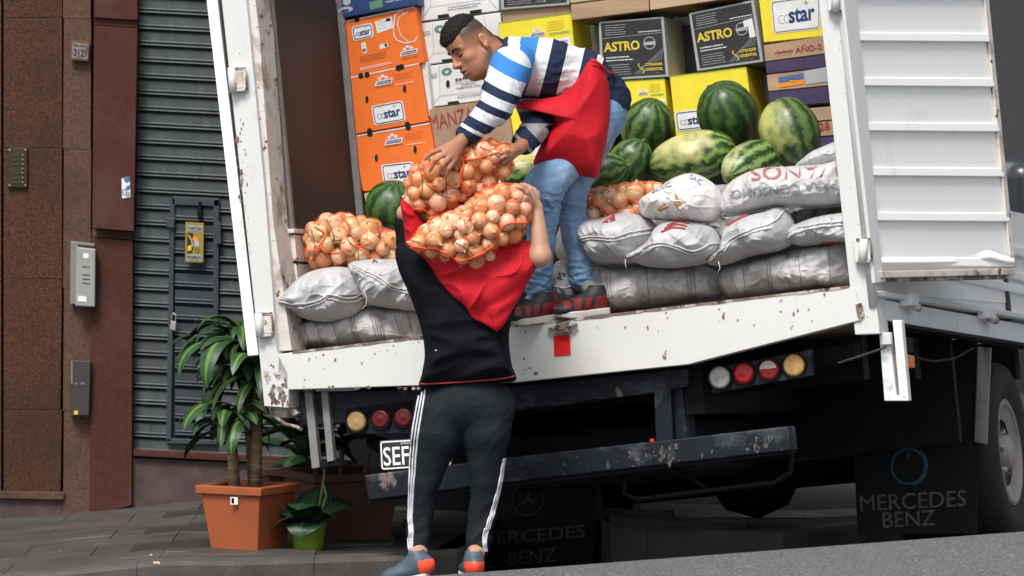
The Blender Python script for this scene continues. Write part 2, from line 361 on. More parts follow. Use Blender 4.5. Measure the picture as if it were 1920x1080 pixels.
prism('hasp', FA, [(372,378),(377,378),(379,408),(372,411),(369,400)], -.03, .0, M['black'], wd)
for y in (415, 760): prism('hinge', FA, [(404,y),(414,y+2),(415,y+42),(405,y+44)], -.03, .0, M['shutter_door'], wd)
prism('latch', FA, [(312,408),(328,409),(327,428),(312,427)], -.03, .0, M['shutter_door'], wd)
steel = flat('padlock steel', (.5,.48,.46), .35, metal=.7)
pk = mesh('padlock', *prism_vf([FA(x, y, -.045) for x, y in ((320,601),(331,604),(329,621),(318,617))], Vector((0, .018, 0))), steel); tag(pk, 'small steel padlock hanging on the edge of the dark shutter door', 'padlock'); bevel(pk, .003)
tube('shackle', [FA(x, y, -.037) for x, y in ((322,603),(322,592),(326,587),(330,592),(329,604))], .003, steel, pk)
ys_ = flat('sign yellow', (.30,.22,.03), .5)
sg = tag(prism('alarm_sign', FA, [(348,416),(382,418),(381,492),(347,491)], -.045, -.040, ys_, None, 0), 'small yellow alarm company sign on the dark shutter door', 'sign')
f = Face(*[FA(x, y, -.045) for x, y in ((348,416),(382,418),(381,492),(347,491))])
put_poly(f, [(.08,.08),(.92,.08),(.92,.22),(.08,.22)], M['ink_grey'], sg); put_text(f, 'CONECTADA', .5, .15, .78, M['ink_black'], sg, bold=.02, h=.09)
put_poly(f, [(.08,.81),(.92,.81),(.92,.95),(.08,.95)], M['ink_grey'], sg); put_text(f, 'PROSEGUR', .5, .88, .78, M['ink_black'], sg, bold=.02, h=.09)
put_poly(f, [(.10,.27),(.42,.27),(.48,.60),(.36,.78),(.10,.78)], M['ink_black'], sg); put_poly(f, [(.14,.60),(.34,.57),(.34,.70),(.14,.73)], M['ink_yellow'], sg, .002)
put_poly(f, ell(.55,.42,.17,.07), M['ink_orange'], sg, .002); put_poly(f, ell(.62,.53,.16,.09), M['ink_grey'], sg, .0025); stroke(f, ell(.66,.70,.10,.05), .03, M['ink_black'], sg, closed=True)
stroke(f, [(.18,.32),(.34,.45),(.42,.62)], .05, M['ink_yellow'], sg)
# house number, intercom, meter boxes, sticker
hn = tag(prism('house_number_plate', FA, [(133,75),(168,78),(166,115),(132,112)], -.05, -.025, flat('plate frame', (.12,.05,.02)), None, .002), 'enamel house number plate reading San Juan 3121 on the granite', 'number plate')
f = Face(*[FA(x, y, -.05) for x, y in ((136,79),(166,82),(164,111),(135,108))])
put_poly(f, [(0,0),(1,0),(1,1),(0,1)], flat('rusted enamel', (.22,.20,.19), .6, dirt=((.10,.05,.03), 30, .52, .1)), hn); put_text(f, 'SAN JUAN', .5, .2, .86, M['ink_black'], hn, bold=.02); put_text(f, '3121', .5, .64, .8, M['ink_black'], hn, bold=.03, h=.5)
br = flat('aged brass', (.055,.045,.018), .5, metal=.6)
ic = tag(prism('intercom_panel', FA, [(15,277),(51,277),(51,352),(14,351)], -.02, .0, br, None, .003), 'old brass intercom panel on the leftmost granite wall', 'intercom')
for i in range(7):
    prism('call_button', FA, [(41,289+i*8.5),(44,289+i*8.5),(44,292+i*8.5),(41,292+i*8.5)], -.028, -.02, M['inner_rib'], ic, 0)
    if i not in (3,): prism('name_strip', FA, [(23,289+i*8.5),(37,289+i*8.5),(37,293+i*8.5),(23,293+i*8.5)], -.023, -.02, flat('dull brass', (.035,.03,.016), .5), ic, 0)
for x, y in ((18,281),(48,281),(18,347),(48,347)): mesh('screw', *cyl_vf(FA(x, y, -.02), (0,-1,0), .004, .005, 10), steel, ic)
mb = thing('meter_cabinet', FA(157, 576, -.1), 'light grey electric meter cabinet on the granite strip', 'meter box')
gp = flat('cabinet grey', (.30,.305,.30), .45); gp2 = flat('cabinet grey edge', (.19,.185,.175), .5)
prism('back_box', FA, [(132,452),(178,457),(178,573),(131,570)], -.06, -.02, gp2, mb)
prism('cabinet_door', FA, [(143,463),(179,467),(178,576),(141,574)], -.12, -.06, gp, mb, .006)
for y in (499, 514, 522, 530): prism('vent_slot', FA, [(154,y),(168,y+1),(168,y+2.4),(154,y+1.4)], -.122, -.119, M['joint'], mb, 0)
prism('sticker', FA, [(156,475),(166,475),(166,484),(156,484)], -.122, -.119, M['ink_white'], mb, 0); prism('sticker', FA, [(146,555),(162,556),(162,566),(146,565)], -.122, -.119, M['ink_white'], mb, 0)
prism('latch', FA, [(146,459),(176,462),(176,466),(146,463)], -.10, -.06, M['joint'], mb, 0)
m2 = thing('gas_cabinet', FA(152, 782, -.1), 'dark brown metal gas cabinet low on the granite strip', 'meter box')
dk = flat('dark cabinet', (.040,.035,.032), .5)
prism('back_box', FA, [(131,676),(168,678),(168,784),(131,781)], -.05, -.02, dk, m2); prism('cabinet_door', FA, [(135,676),(170,677),(167,779),(136,780)], -.09, -.05, dk, m2, .004)
prism('edge_strip', FA, [(133,678),(136,678),(136,720),(133,720)], -.092, -.05, gp2, m2, 0)
prism('label', FA, [(139,770),(146,770),(146,777),(139,777)], -.092, -.089, M['ink_yellow'], m2, 0)
for x in (143, 153, 157): mesh('screw', *cyl_vf(FA(x, 719, -.09), (0,-1,0), .005, .004, 10), gp2, m2)
stk = tag(prism('sticker', FA, [(228,335),(243,331),(245,370),(229,372)], -.104, -.101, M['ink_white'], None, 0), 'torn blue and white paper sticker on the red brown stone', 'sticker')
f = Face(*[FA(x, y, -.104) for x, y in ((228,335),(243,331),(245,370),(229,372))])
put_poly(f, [(.2,.02),(1,0),(1,.2),(.55,.28)], M['ink_blue'], stk); stroke(f, ell(.3,.68,.2,.14), .09, M['ink_blue'], stk, closed=True); put_poly(f, [(.5,.45),(.98,.4),(.98,.6),(.55,.65)], M['ink_blue'], stk); put_lines(f, .5, .98, [.75,.85,.93], M['ink_navy'], stk, .04)
# far side: grey building and a dark vehicle seen past the truck
gb = thing('far_building', (9, 46, 0), 'plain grey building far behind the truck at the right', 'building')
gw = flat('grey render', (.030,.031,.036), .8)
V, F = box_vf((12.0, 50, 8), Vector((8,0,0)), Vector((0,3,0)), Vector((0,0,9))); mesh('wall', V, F, gw, gb)
for ix in range(4):
    for iz in range(3):
        V, F = box_vf((6.2+ix*3.2, 46.97, 3.8+iz*4.4), Vector((.7,0,0)), Vector((0,.08,0)), Vector((0,0,1.0))); mesh('window', V, F, flat('dark glass', (.03,.035,.04), .2), gb)
vn = thing('parked_van', (3.9, 30, 0), 'dark parked vehicle partly seen past the right edge of the truck', 'van')
V, F = box_vf((4.35, 33, .37), Vector((1.1,0,0)), Vector((0,2.2,0)), Vector((0,0,.62))); bevel(mesh('body', V, F, flat('dark van paint', (.02,.021,.025), .3), vn), .15, 3)
V, F = box_vf((4.35, 32.6, 1.17), Vector((.95,0,0)), Vector((0,1.6,0)), Vector((0,0,.3))); bevel(mesh('cabin', V, F, flat('dark glass', (.03,.035,.04), .2), vn), .12, 3)
for wx in (-.95, .95):
    for wy in (-1.4, 1.4): mesh('wheel', *cyl_vf((4.35+wx-.1, 33+wy, .02), (1,0,0), .34, .2, 24), M['rubber'], vn)
# ------------------------------------------------------------------ truck
trk = thing('delivery_truck', TP(1070, 1000, 1.5), 'white open-backed delivery truck with chipped paint, both rear doors swung open', 'truck')
def tp(name, pts, d0, d1, m, parent=None, bev=.004): return prism(name, TP, pts, d0, d1, M[m] if isinstance(m, str) else m, parent or trk, bev)
def up(x, y, y2=-620, k=.1225): return (x - (y-y2)*k, y2)
L0 = TP(545, 660)
def tl(x, y, z):  # truck-local metres from the left rear corner of the deck
    return L0 + TR*x + TF*y + TU*z
DW = (TP(1592, 537)-L0).dot(TR); DL, BH = 2.45, 2.35
def tbox(name, x0, x1, y0, y1, z0, z1, m, parent=None, bev=.003):
    V, F = box_vf(tl((x0+x1)/2, (y0+y1)/2, (z0+z1)/2), TR*((x1-x0)/2), TF*((y1-y0)/2), TU*((z1-z0)/2))
    o = mesh(name, V, F, M[m] if isinstance(m, str) else m, parent or trk)
    if bev: bevel(o, bev)
    return o
# deck, walls, roof
tbox('deck', .01, DW-.01, .06, DL, -.11, -.008, 'wood_dark')
tbox('left_wall', -.10, -.03, .13, DL, .0, BH, 'inner', bev=0); tbox('front_wall', -.10, DW+.1, DL, DL+.05, -.1, BH, 'inner', bev=0)
rw = tbox('right_wall', DW+.03, DW+.09, .13, DL, -.02, BH, 'white_door', bev=0)
tbox('shading_roof', -.10, DW+.09, 1.3, DL, BH, BH+.04, 'white', bev=0)  # unseen partial cover, added to keep light from above off the left wall
tbox('roof_beam', -.10, DW+.09, -.04, .06, BH+.05, BH+.17, 'white')
for y in (.16, 1.0, 1.9): tbox('wall_rib', -.03, .0, y, y+.03, .46, BH, 'inner_rib')
for i in range(4): tbox('side_board', -.028, .010+.004*(i % 2), .13, 1.30, .02+i*.118, .02+i*.118+.110, 'white_worn')
tbox('side_board_cap', -.03, .022, .11, 1.30, .490, .508, 'white_worn'); tbox('board_stake', -.01, .035, .36, .42, .01, .50, 'white_worn')
# posts
tp('left_post', [up(415,0), up(462,0), (462,0), (497,362), (519,655), (541,700), (541,765), (495,762), (483,635), (415,0)], -.06, .09, 'white')
tp('left_post_inner', [up(469,0), up(480,0), (486,60), (512,411), (547,657), (522,659), (499,362), (464,0)], -.035, .13, 'white_worn')
tp('right_post', [up(1535,0), up(1572,0), (1576,0), (1650,626), (1603,628), (1535,0)], -.05, .10, 'white')
tube('hinge_rod', [TP(1574,-600,-.03)-TR*.0+TU*0, TP(1574,0,-.055), TP(1632,500,-.055), TP(1645,600,-.055)], .013, M['white'], trk) if 0 else None
V, F = tube_vf([TP(*up(1578,0), -.045), TP(1578,5,-.045), TP(1638,575,-.045)], .019, 12); mesh('hinge_rod', V, F, M['white'], trk, smooth=True)
# sill
tp('rear_sill', [(522,664), (545,661), (1593,538), (1603,540), (1615,590), (1612,601), (1290,683.5), (965,717), (541,731), (520,700)], -.06, .02, 'white_sill')
def ragged(name, a, b, w0, w1, d0, d1, m, n=90, amp=2.2):
    """a thin worn strip along a px line, with an uneven lower edge"""
    top, bot = [], []
    for i in range(n+1):
        t = i/n; x, y = a[0]+(b[0]-a[0])*t, a[1]+(b[1]-a[1])*t
        top.append((x, y-w0)); bot.append((x, y+w1*(.35+.65*abs(noise.noise(Vector((t*19, 3, 1))))*2) + amp*max(0, noise.noise(Vector((t*60, 9, 2)))-.2)*2))
    V = [TP(x, y, d0) for x, y in top]+[TP(x, y, d0) for x, y in bot]+[TP(x, y, d1) for x, y in top]; k = n+1
    F = [(i, i+1, k+i+1, k+i) for i in range(n)]+[(2*k+i, 2*k+i+1, i+1, i) for i in range(n)]
    return mesh(name, V, F, M[m], trk)
ragged('worn_edge', (548,661.5), (1592,538), 2.6, 3.6, -.0625, .07, 'rust')
def flakes(name, pts, m, pl=TP, d=-.0622, parent=None, seed=1):
    r = random.Random(seed); V, F = [], []
    for (cx, cy, s, asp) in pts:
        k = r.randint(6, 9); b = len(V); a0 = r.random()*6
        for i in range(k):
            a = a0+2*math.pi*i/k; q = s*(.45+.75*r.random()); V.append(pl(cx+math.cos(a)*q, cy+math.sin(a)*q*asp, d))
        F.append(tuple(range(b, b+k)))
    return tag(mesh(name, V, F, M[m], parent or trk), kind='stuff')
r = random.Random(4); pts = []
for _ in range(55):
    x = r.uniform(560, 1590); yt = 661-(x-548)*.118; pts.append((x, yt+8+r.random()**1.6*60, r.uniform(.8, 2.4), r.uniform(.6, 2.2)))
flakes('chipped_paint', pts, 'rust', seed=2)
flakes('chipped_paint', [(r.uniform(497,540), r.uniform(700,760), r.uniform(2,6), r.uniform(1,2)) for _ in range(34)], 'rust', d=-.0615, seed=3)
flakes('chipped_paint', [(r.uniform(560,900), 729-(r.uniform(0,4)), r.uniform(2,5), .8) for _ in range(22)], 'rust', seed=5)
flakes('chipped_paint', [(1245,668,5,1.6),(1248,660,3,2),(1004,700,4,1.3),(994,690,3,.5),(985,693,3,.5),(1356,594,3,2.5)], 'rust', seed=6)
flakes('chipped_paint', [(443+i*.055*8+r.uniform(-3,14), 225+i*8, r.uniform(.7,2.2), r.uniform(.8,3)) for i in range(34)], 'rust', d=-.0615, seed=8)
flakes('chipped_paint', [(445,262,5,1.6),(452,332,4,4),(454,340,3,3)], 'rust', d=-.062, seed=9)
flakes('chipped_paint', [(1560+r.uniform(-15,60)*.6+y*.1, y, r.uniform(.6,1.7), 1) for y in [r.uniform(60,600) for _ in range(24)]], 'rust', d=-.0513, seed=11)
flakes('rust_patch', [(1612,585,8,2.6),(1614,575,5,2)], 'rust', d=-.0625, seed=12)
# reflector and latch
tp('reflector', [(1037,630),(1068,627),(1070,665),(1039,668)], -.066, -.06, flat('reflector red', (.72,.015,.02), .35))
lt = tp('sill_latch', [(1022,616),(1040,607),(1070,600),(1080,607),(1072,612),(1062,615),(1068,624),(1040,627),(1044,618)], -.095, -.058, 'rust', bev=.006)
# hinges: a wrapped plate with a barrel
def hinge(cx, cy, s=1., d=-.06, flip=1):
    h = tp('hinge', [(cx-14*s,cy-22),(cx+17*s,cy-20),(cx+21*s,cy-12),(cx+21*s,cy+14),(cx+16*s,cy+21),(cx-11*s,cy+24)], d-.022, d, 'white', bev=.006)
    V, F = tube_vf([TP(cx-7*flip*s, cy-23, d-.028), TP(cx-4*flip*s, cy+23, d-.028)], .017, 14); mesh('hinge_barrel', V, F, M['white'], h, smooth=True)
    V, F = join_vf([tube_vf([TP(cx+a, cy+yy, d-.026), TP(cx+b, cy+yy-1, d-.026)], .0045, 8) for (a, b, yy) in ((-8,19,-22),(-6,19,21))]+[tube_vf([TP(cx+19, cy-20, d-.024), TP(cx+22, cy+18, d-.024)], .0045, 8)]); mesh('hinge_strap', V, F, M['rust'], h, smooth=True)
    prism('hinge_leaf', TP, [(cx+3,cy-16),(cx+15,cy-15),(cx+16,cy+14),(cx+4,cy+15)], d-.0245, d-.02, M['white_worn'], h, 0)
hinge(441,150); hinge(491,610, .9); hinge(1613,471, 1, -.058, -1); hinge(1562,-1, 1, -.058, -1)
# left door, swung open and seen almost edge on: it runs back along the outside of the box
LD = (TF*.96 - TR*.28).normalized()
def door_slab(name, p_edges, D, L, th, m, parent):
    """p_edges: vertical edge (top, bottom) in space; D direction, L length, th thickness vector"""
    t, b = p_edges; fr = [t, t+D*L, b+D*L, b]; V, F = prism_vf(fr, th); return bevel(mesh(name, V, F, M[m], parent), .004)
ld = door_slab('left_door', (TP(*up(391,0), -.05), TP(464,668,-.05)), (TF*.93 - TR*.02).normalized(), 1.15, TR*.048, 'white_door', trk)
prism('dark_gap_strip', TP, [up(411,0), up(418,0), (418,0), (486,640), (478,640), (411,0)], -.045, .05, M['rubber'], ld, 0)  # black strip standing in for the shaded gap between door and post
for i in range(9):
    p = TP(391+(300+i*-70)*.0, 0, -.05)
# right door, swung round and folded back beside the truck
RD = (TR*.235 + TF*.97).normalized(); RN = RD.cross(TU).normalized(); RP = Plane(TP(1612, 300, -.06), RN if RN.y > 0 else -RN)
def rp(name, pts, d0, d1, m, parent, bev=.003): return prism(name, RP, pts, d0, d1, M[m] if isinstance(m, str) else m, parent, bev)
rd = rp('right_door', [up(1586,0), up(1846,0), (1846,0), (1903,519), (1643,530), (1584,0)], 0, .035, 'white_door', trk)
rp('door_stile', [up(1584,0), up(1606,0), (1606,0), (1655,500), (1662,528), (1641,531), (1582,0)], -.016, 0, 'white', rd)
rp('door_stile', [up(1848,0), up(1855,0), (1855,0), (1902,470), (1905,500), (1897,500), (1847,0)], -.014, 0, 'white_worn', rd)
for i in range(-7, 6):
    y = 60+i*84.3; x = 1608+i*9.3; w = 247
    V, F = [], []
    for xx in (x, x+w):
        for yy, dd in ((y, .002), (y+2, -.012), (y+15, -.016), (y+16.5, -.014), (y+17.5, .006)): V.append(RP(xx, yy+(2 if xx > x else 0), dd))
    for k in range(4): F.append((k, k+1, 5+k+1, 5+k))
    F += [(4,3,2,1,0), (5,6,7,8,9), (0,5,9,4)]
    mesh('door_rib', V, F, M['white_door'], rd)
# dented bottom rib of the door: crumpled sheet
V, F = [], []; NX, NYy = 60, 14
for i in range(NX+1):
    for j in range(NYy+1):
        u, v = i/NX, j/NYy; x = 1652+u*249; b = math.exp(-((u-.80)/.10)**2); b2 = math.exp(-((u-.66)/.14)**2)
        y = 482 + v*22 - b*12*(1-v) + b2*v*0 - b*0; d = -.004 - .022*math.sin(math.pi*min(1, v*1.1)) + .035*b2*v + .012*noise.noise(Vector((u*9, v*2, 0)))*b2
        V.append(RP(x+u*0+v*3, y - b*8*v*v + u*-1, d))
for i in range(NX):
    for j in range(NYy): a = i*(NYy+1)+j; F.append((a, a+1, a+NYy+2, a+NYy+1))
mesh('dented_rib', V, F, M['white_door'], rd, smooth=True)
rp('door_bottom_rail', [(1652,508),(1905,503),(1905,515),(1655,521)], -.028, .002, 'white_worn', rd)
rp('door_bottom_rail', [(1648,521),(1890,516),(1890,523),(1650,529)], -.012, .002, 'rust', rd)
# right side below the door: side board, lower frame, bolts
def sp(name, pts, d0, d1, m, parent=None, bev=.004): return prism(name, SP, pts, d0, d1, M[m] if isinstance(m, str) else m, parent or trk, bev)
sp('side_panel', [(1640,340),(2100,440),(2100,628),(1644,545)], .012, .05, 'rail')
for a, b in ((452,470),(500,515),(524,540)): sp('side_rib', [(1700,a-34),(2100,a+50),(2100,b+50),(1700,b-34)], -.006, .014, 'rail')
sp('side_frame', [(1652,560),(2100,640),(2100,672),(1660,601)], -.01, .06, 'rail')
sp('side_frame_lip', [(1652,545),(1730,556),(2100,617),(2100,628),(1730,566),(1655,556)], -.04, .03, 'white')
sp('side_frame_edge', [(1660,601),(2100,672),(2100,678),(1660,607)], -.012, .06, 'black')
for x, y in ((1716,568),(1861,592),(2010,616)):
    c = sp('rope_hook', [(x-9,y-20),(x+7,y-18),(x+7,y+6),(x-8,y+4)], -.06, -.01, 'rail'); V, F = tube_vf([SP(x-4,y+5,-.045), SP(x+6,y+9,-.045)], .017, 12); mesh('hook_end', V, F, M['white_worn'], c, smooth=True)
# U shaped guard under the right corner
tp('guard', [(1648,625),(1667,625),(1671,655),(1681,742),(1699,741),(1703,752),(1658,752)], .02, .07, 'rail'); tp('guard', [(1673,600),(1690,600),(1704,752),(1686,744)], .02, .07, 'rail')
tp('guard_bracket', [(1648,624),(1670,623),(1671,646),(1650,647)], -.01, .02, 'white')
tube('hook_bar', [TP(1572,681,.02), TP(1612,668,.01), TP(1650,655,-.01), TP(1662,650,-.02)], .005, flat('dark rust', (.05,.035,.03), .9), trk)
sp('marker_lamp', [(1697,663),(1715,667),(1716,690),(1699,688)], -.03, .02, flat('amber', (.75,.22,.02), .3, spec=.6)); sp('lamp_bracket', [(1695,630),(1712,633),(1713,662),(1696,660)], -.01, .03, 'black')
tube('cable', [SP(1716,670,.05), SP(1750,678,.05), SP(1790,672,.05), SP(1825,652,.05)], .005, M['rubber'], trk)
# under the sill
tp('cross_beam', [(560,736),(965,722),(1290,688),(1290,726),(1255,733),(965,771),(560,800)], .05, .14, 'bumper', bev=.008)
tp('beam_stay', [(1225,700),(1256,690),(1262,836),(1230,840)], .046, .10, 'bumper'); tp('beam_stay', [(1256,692),(1276,692),(1290,826),(1262,832)], .09, .22, 'bumper')
tp('cross_beam', [(1256,700),(1600,640),(1605,672),(1262,745)], .20, .30, 'black', bev=.008)
bm = tp('bumper', [(682,891),(960,857),(1478,799),(1483,845),(960,904),(690,939)], -.02, .09, 'bumper', bev=.008)
tp('bumper_lip', [(690,939),(1483,846),(1483,850),(690,943)], -.0, .07, 'black', bm, 0)
M['scuff'] = mat('dull bare scuffs', (.075,.065,.062), .7, .4, 30, dirt=((.02,.022,.03), 40, .5, .1))
r = random.Random(77); flakes('scuff', [(r.uniform(1180,1300), 0, r.uniform(2,7), r.uniform(.6,2)) for _ in range(30)] and [(x, 862-(x-960)*.112+r.uniform(-2,28)+10, s, a) for x, s, a in [(r.gauss(1240,38), r.uniform(2,6), r.uniform(.8,2.4)) for _ in range(26)]+[(r.gauss(1440,16), r.uniform(2,6), r.uniform(.8,2.4)) for _ in range(12)]+[(r.uniform(960,1470), r.uniform(.8,2.5), r.uniform(.4,1)) for _ in range(40)]], 'scuff', d=-.0225, parent=bm, seed=78)
mesh('reflector_stub', *cyl_vf(TP(1224,826,.0), -TF, .008, .014, 12), flat('reflector red', (.72,.015,.02), .35), bm)
tube('step_loop', [TP(1175,880,.12), TP(1170,925,.12), TP(1195,936,.12), TP(1450,905,.12), TP(1482,885,.12), TP(1484,848,.12)], .011, M['black'], trk)
tube('step_loop', [TP(1250,870,.15), TP(1330,918,.15)], .008, M['black'], trk)
# left struts
tp('strut', [(570,735),(585,735),(599,877),(584,879)], .02, .06, 'inner_rib'); tp('strut', [(601,733),(614,733),(626,864),(613,867)], .02, .06, 'inner_rib')
tp('strut_foot', [(585,866),(626,863),(640,872),(598,880)], .03, .09, 'black')
tp('corner_box', [(503,762),(546,762),(560,775),(545,784),(506,783)], .0, .10, 'rust'); tube('lock_bar', [TP(512,778,-.01), TP(535,795,-.02), TP(555,800,-.02), TP(566,806,-.02)], .007, M['rust'], trk)
# tail lamps
def lamp(cx, cy, r, col, parent, top=None):
    a = -TF; c = TP(cx, cy, .04); R = r/470
    o = mesh('lamp', *lathe_vf(c, a, [(-.005,R*1.08),(.004,R*1.08),(.008,R),(.012,R*.90),(.0135,R*.7),(.012,R*.5),(.015,R*.3),(.0155,0)], 40), flat('lamp '+str(col), col, .38, spec=.4, var=.3, scale=60), parent, smooth=True)
    mesh('lamp_ring', *lathe_vf(c, a, [(-.004,R*1.25),(.006,R*1.25),(.007,R*1.1),(.0,R*1.08)], 40), M['black'], o, smooth=True)
    if top:
        V = [c + a*.0165 + (TR*math.cos(t)*.9 + TU*math.sin(t)*.9)*R for t in np.linspace(.12, math.pi-.12, 14)]; mesh('lamp_print', V, [tuple(range(len(V)))], flat('lamp top', top, .3), o)
p1 = tp('lamp_panel', [(646,765),(780,748),(790,813),(650,815)], .05, .09, 'bumper'); cream = (.36,.24,.10)
for x, y, r, c in ((669,790,18,cream),(714,785,17,(.11,.006,.006)),(757,782,17,(.11,.006,.006))): lamp(x, y, r, c, p1)
p2 = tp('lamp_panel', [(1330,691),(1521,655),(1523,704),(1336,738)], .05, .09, 'bumper')
for x, y, r, c, t in ((1350,708,19,(.34,.35,.31),None),(1395,700,18,(.38,.008,.012),None),(1442,693,18,(.22,.010,.015),(.4,.33,.33)),(1489,685,19,(.50,.29,.10),None)): lamp(x, y, r, c, p2, t)
# plate
pl_ = tp('licence_plate', [(711,826),(845,818),(848,874),(714,883)], .02, .03, flat('plate black', (.02,.02,.022), .4)); f = Face(TP(711,826,.02), TP(845,818,.02), TP(848,874,.02), TP(714,883,.02))
stroke(f, rrect(.025,.06,.975,.94,.03,2.4), .02, M['ink_white'], pl_, closed=True); put_text(f, 'SEF', .23, .54, .36, M['ink_white'], pl_, h=.62, bold=.01); put_lines(f, .3, .75, [.14], M['ink_grey'], pl_, .06)
# chassis, axle, wheels
for x in (.62, DW-.75): tbox('chassis_rail', x, x+.09, .1, DL+1, -.42, -.14, 'black')
for y in (.5, 1.4, 2.4, 3.4): tbox('chassis_cross', .1, DW-.1, y, y+.10, -.34, -.16, 'black')
tbox('dark_underbody_block', .72, DW-.85, .55, 1.5, -.66, -.40, 'black', bev=.05)  # added dark block that fills the underside so it stays black
tbox('mudguard_plate', -.02, DW-.02, 1.75, 1.8, -.62, -.12, 'black')
WY = None
hub = SP(1891, 848, .10); AX = TR.normalized(); R_ = .405
def wheel(c, out, name='wheel', full=True):
    o = mesh(name, *lathe_vf(c, out, [(-.02,.15),(.0,.20),(.0,.235)], 48), M['rim'], trk, smooth=True)
    mesh('tyre', *lathe_vf(c, out, [(-.20,.24),(-.22,.30),(-.20,.385),(-.17,.403),(-.02,.403),(.012,.388),(.028,.34),(.022,.28),(.0,.235)], 64), M['tyre_side'], o, smooth=True)
    V, F = [], []
    for k in range(44):
        a = 2*math.pi*k/44; u = AX.orthogonal().normalized(); w = AX.cross(u); e = u*math.cos(a)+w*math.sin(a); tt = AX.cross(e)
        for h in (-.165, -.115, -.065): v, f_ = box_vf(c + out*h + e*.404, out*.018, e*.006, tt*.022); b = len(V); V += v; F += [tuple(q+b for q in g) for g in f_]
    tag(mesh('tread', V, F, M['rubber'], o), kind='stuff')
    if full:
        mesh('rim_dish', *lathe_vf(c, out, [(.006,.238),(.012,.225),(.004,.205),(-.045,.19),(-.06,.15),(-.03,.11),(-.025,.08),(.01,.075),(.02,.05),(.022,0)], 48), M['rim'], o, smooth=True)
        for k in range(6):
            a = k*math.pi/3; u = AX.orthogonal().normalized(); w = AX.cross(u); mesh('wheel_nut', *cyl_vf(c + (u*math.cos(a)+w*math.sin(a))*.10 - out*.03, out, .012, .03, 8), M['rust'], o)
    return o
wheel(hub, AX); wheel(hub - AX*.27, -AX*-1, full=False)
HL = hub - AX*(DW-.05); wheel(HL, -AX); wheel(HL + AX*.27, -AX, full=False)
V, F = cyl_vf(HL, AX, .07, DW-.1, 20); mesh('axle', V, F, M['black'], trk, smooth=True)
dg = hub + AX*(-DW/2); mesh('differential', *lathe_vf(dg - AX*.2, AX, [(0,.05),(.06,.14),(.2,.19),(.34,.14),(.4,.05)], 24), M['black'], trk, smooth=True)
# fuel tank and exhaust in the dark
V, F = cyl_vf(tl(.3, 2.9, -.45), TF, .2, .8, 24); mesh('fuel_tank', V, F, M['black'], trk, smooth=True)
# mud flaps with lettering
fd = (hub - TP.o).dot(TF) - .47
def flapq(pts): return [TP(x, y, fd) for x, y in pts]
rf = tp('mud_flap', [(1596,640),(1832,640),(1836,830),(1830,1000),(1608,1002),(1600,830)], fd, fd+.012, 'flap', bev=0)
f = Face(*flapq([(1600,830),(1836,825),(1828,998),(1608,1002)]))
put_text(f, 'MERCEDES', .475, .645, .88, M['flap_text'], rf, bold=.0, h=.175, rot=.03); put_text(f, 'BENZ', .44, .84, .44, M['flap_text'], rf, bold=.0, h=.165, rot=.03)
def ring(f, cu, cv, r, w, m, parent, a0=0, a1=2*math.pi, lift=.004):
    k = 40; stroke(f, [(cu+r*math.cos(a0+(a1-a0)*i/k), cv+r*f.W/f.H*math.sin(a0+(a1-a0)*i/k)) for i in range(k+1)], w, m, parent, lift, 'emblem')
ring(f, .44, .27, .135, .018, M['teal'], rf); ring(f, .445, .27, .145, .02, M['teal'], rf, -.9, 1.3, .0045); stroke(f, [(.44,.10),(.435,.19),(.455,.13)], .012, M['teal'], rf, name='emblem')
tp('flap_strip', [(1833,650),(1858,652),(1850,834),(1826,828)], fd-.02, fd, 'inner_rib')
lf = tp('mud_flap', [(905,800),(1110,790),(1118,1000),(1108,1072),(905,1080)], fd, fd+.012, 'flap', bev=0)
f = Face(*flapq([(905,880),(1112,870),(1108,1070),(905,1080)]))
put_text(f, 'MERCEDES', .46, .64, .97, M['flap_text_dim'], lf, bold=.012, h=.12, rot=.03); put_text(f, 'BENZ', .46, .84, .44, M['flap_text_dim'], lf, bold=.012, h=.13, rot=.03)
ring(f, .42, .30, .14, .012, M['dim_ring'], lf)
for a in (90, 210, 330): a = math.radians(a); put_poly(f, [(.42+.13*math.cos(a), .30-.13*f.W/f.H*math.sin(a)), (.42+.02*math.cos(a+1.57), .30-.02*math.sin(a+1.57)), (.42+.02*math.cos(a-1.57), .30-.02*math.sin(a-1.57))], M['dim_ring'], lf, .004, 'emblem')
tp('flap_hanger', [(640,820),(905,800),(905,1010),(700,1010),(690,940)], fd+.1, fd+.14, 'black')
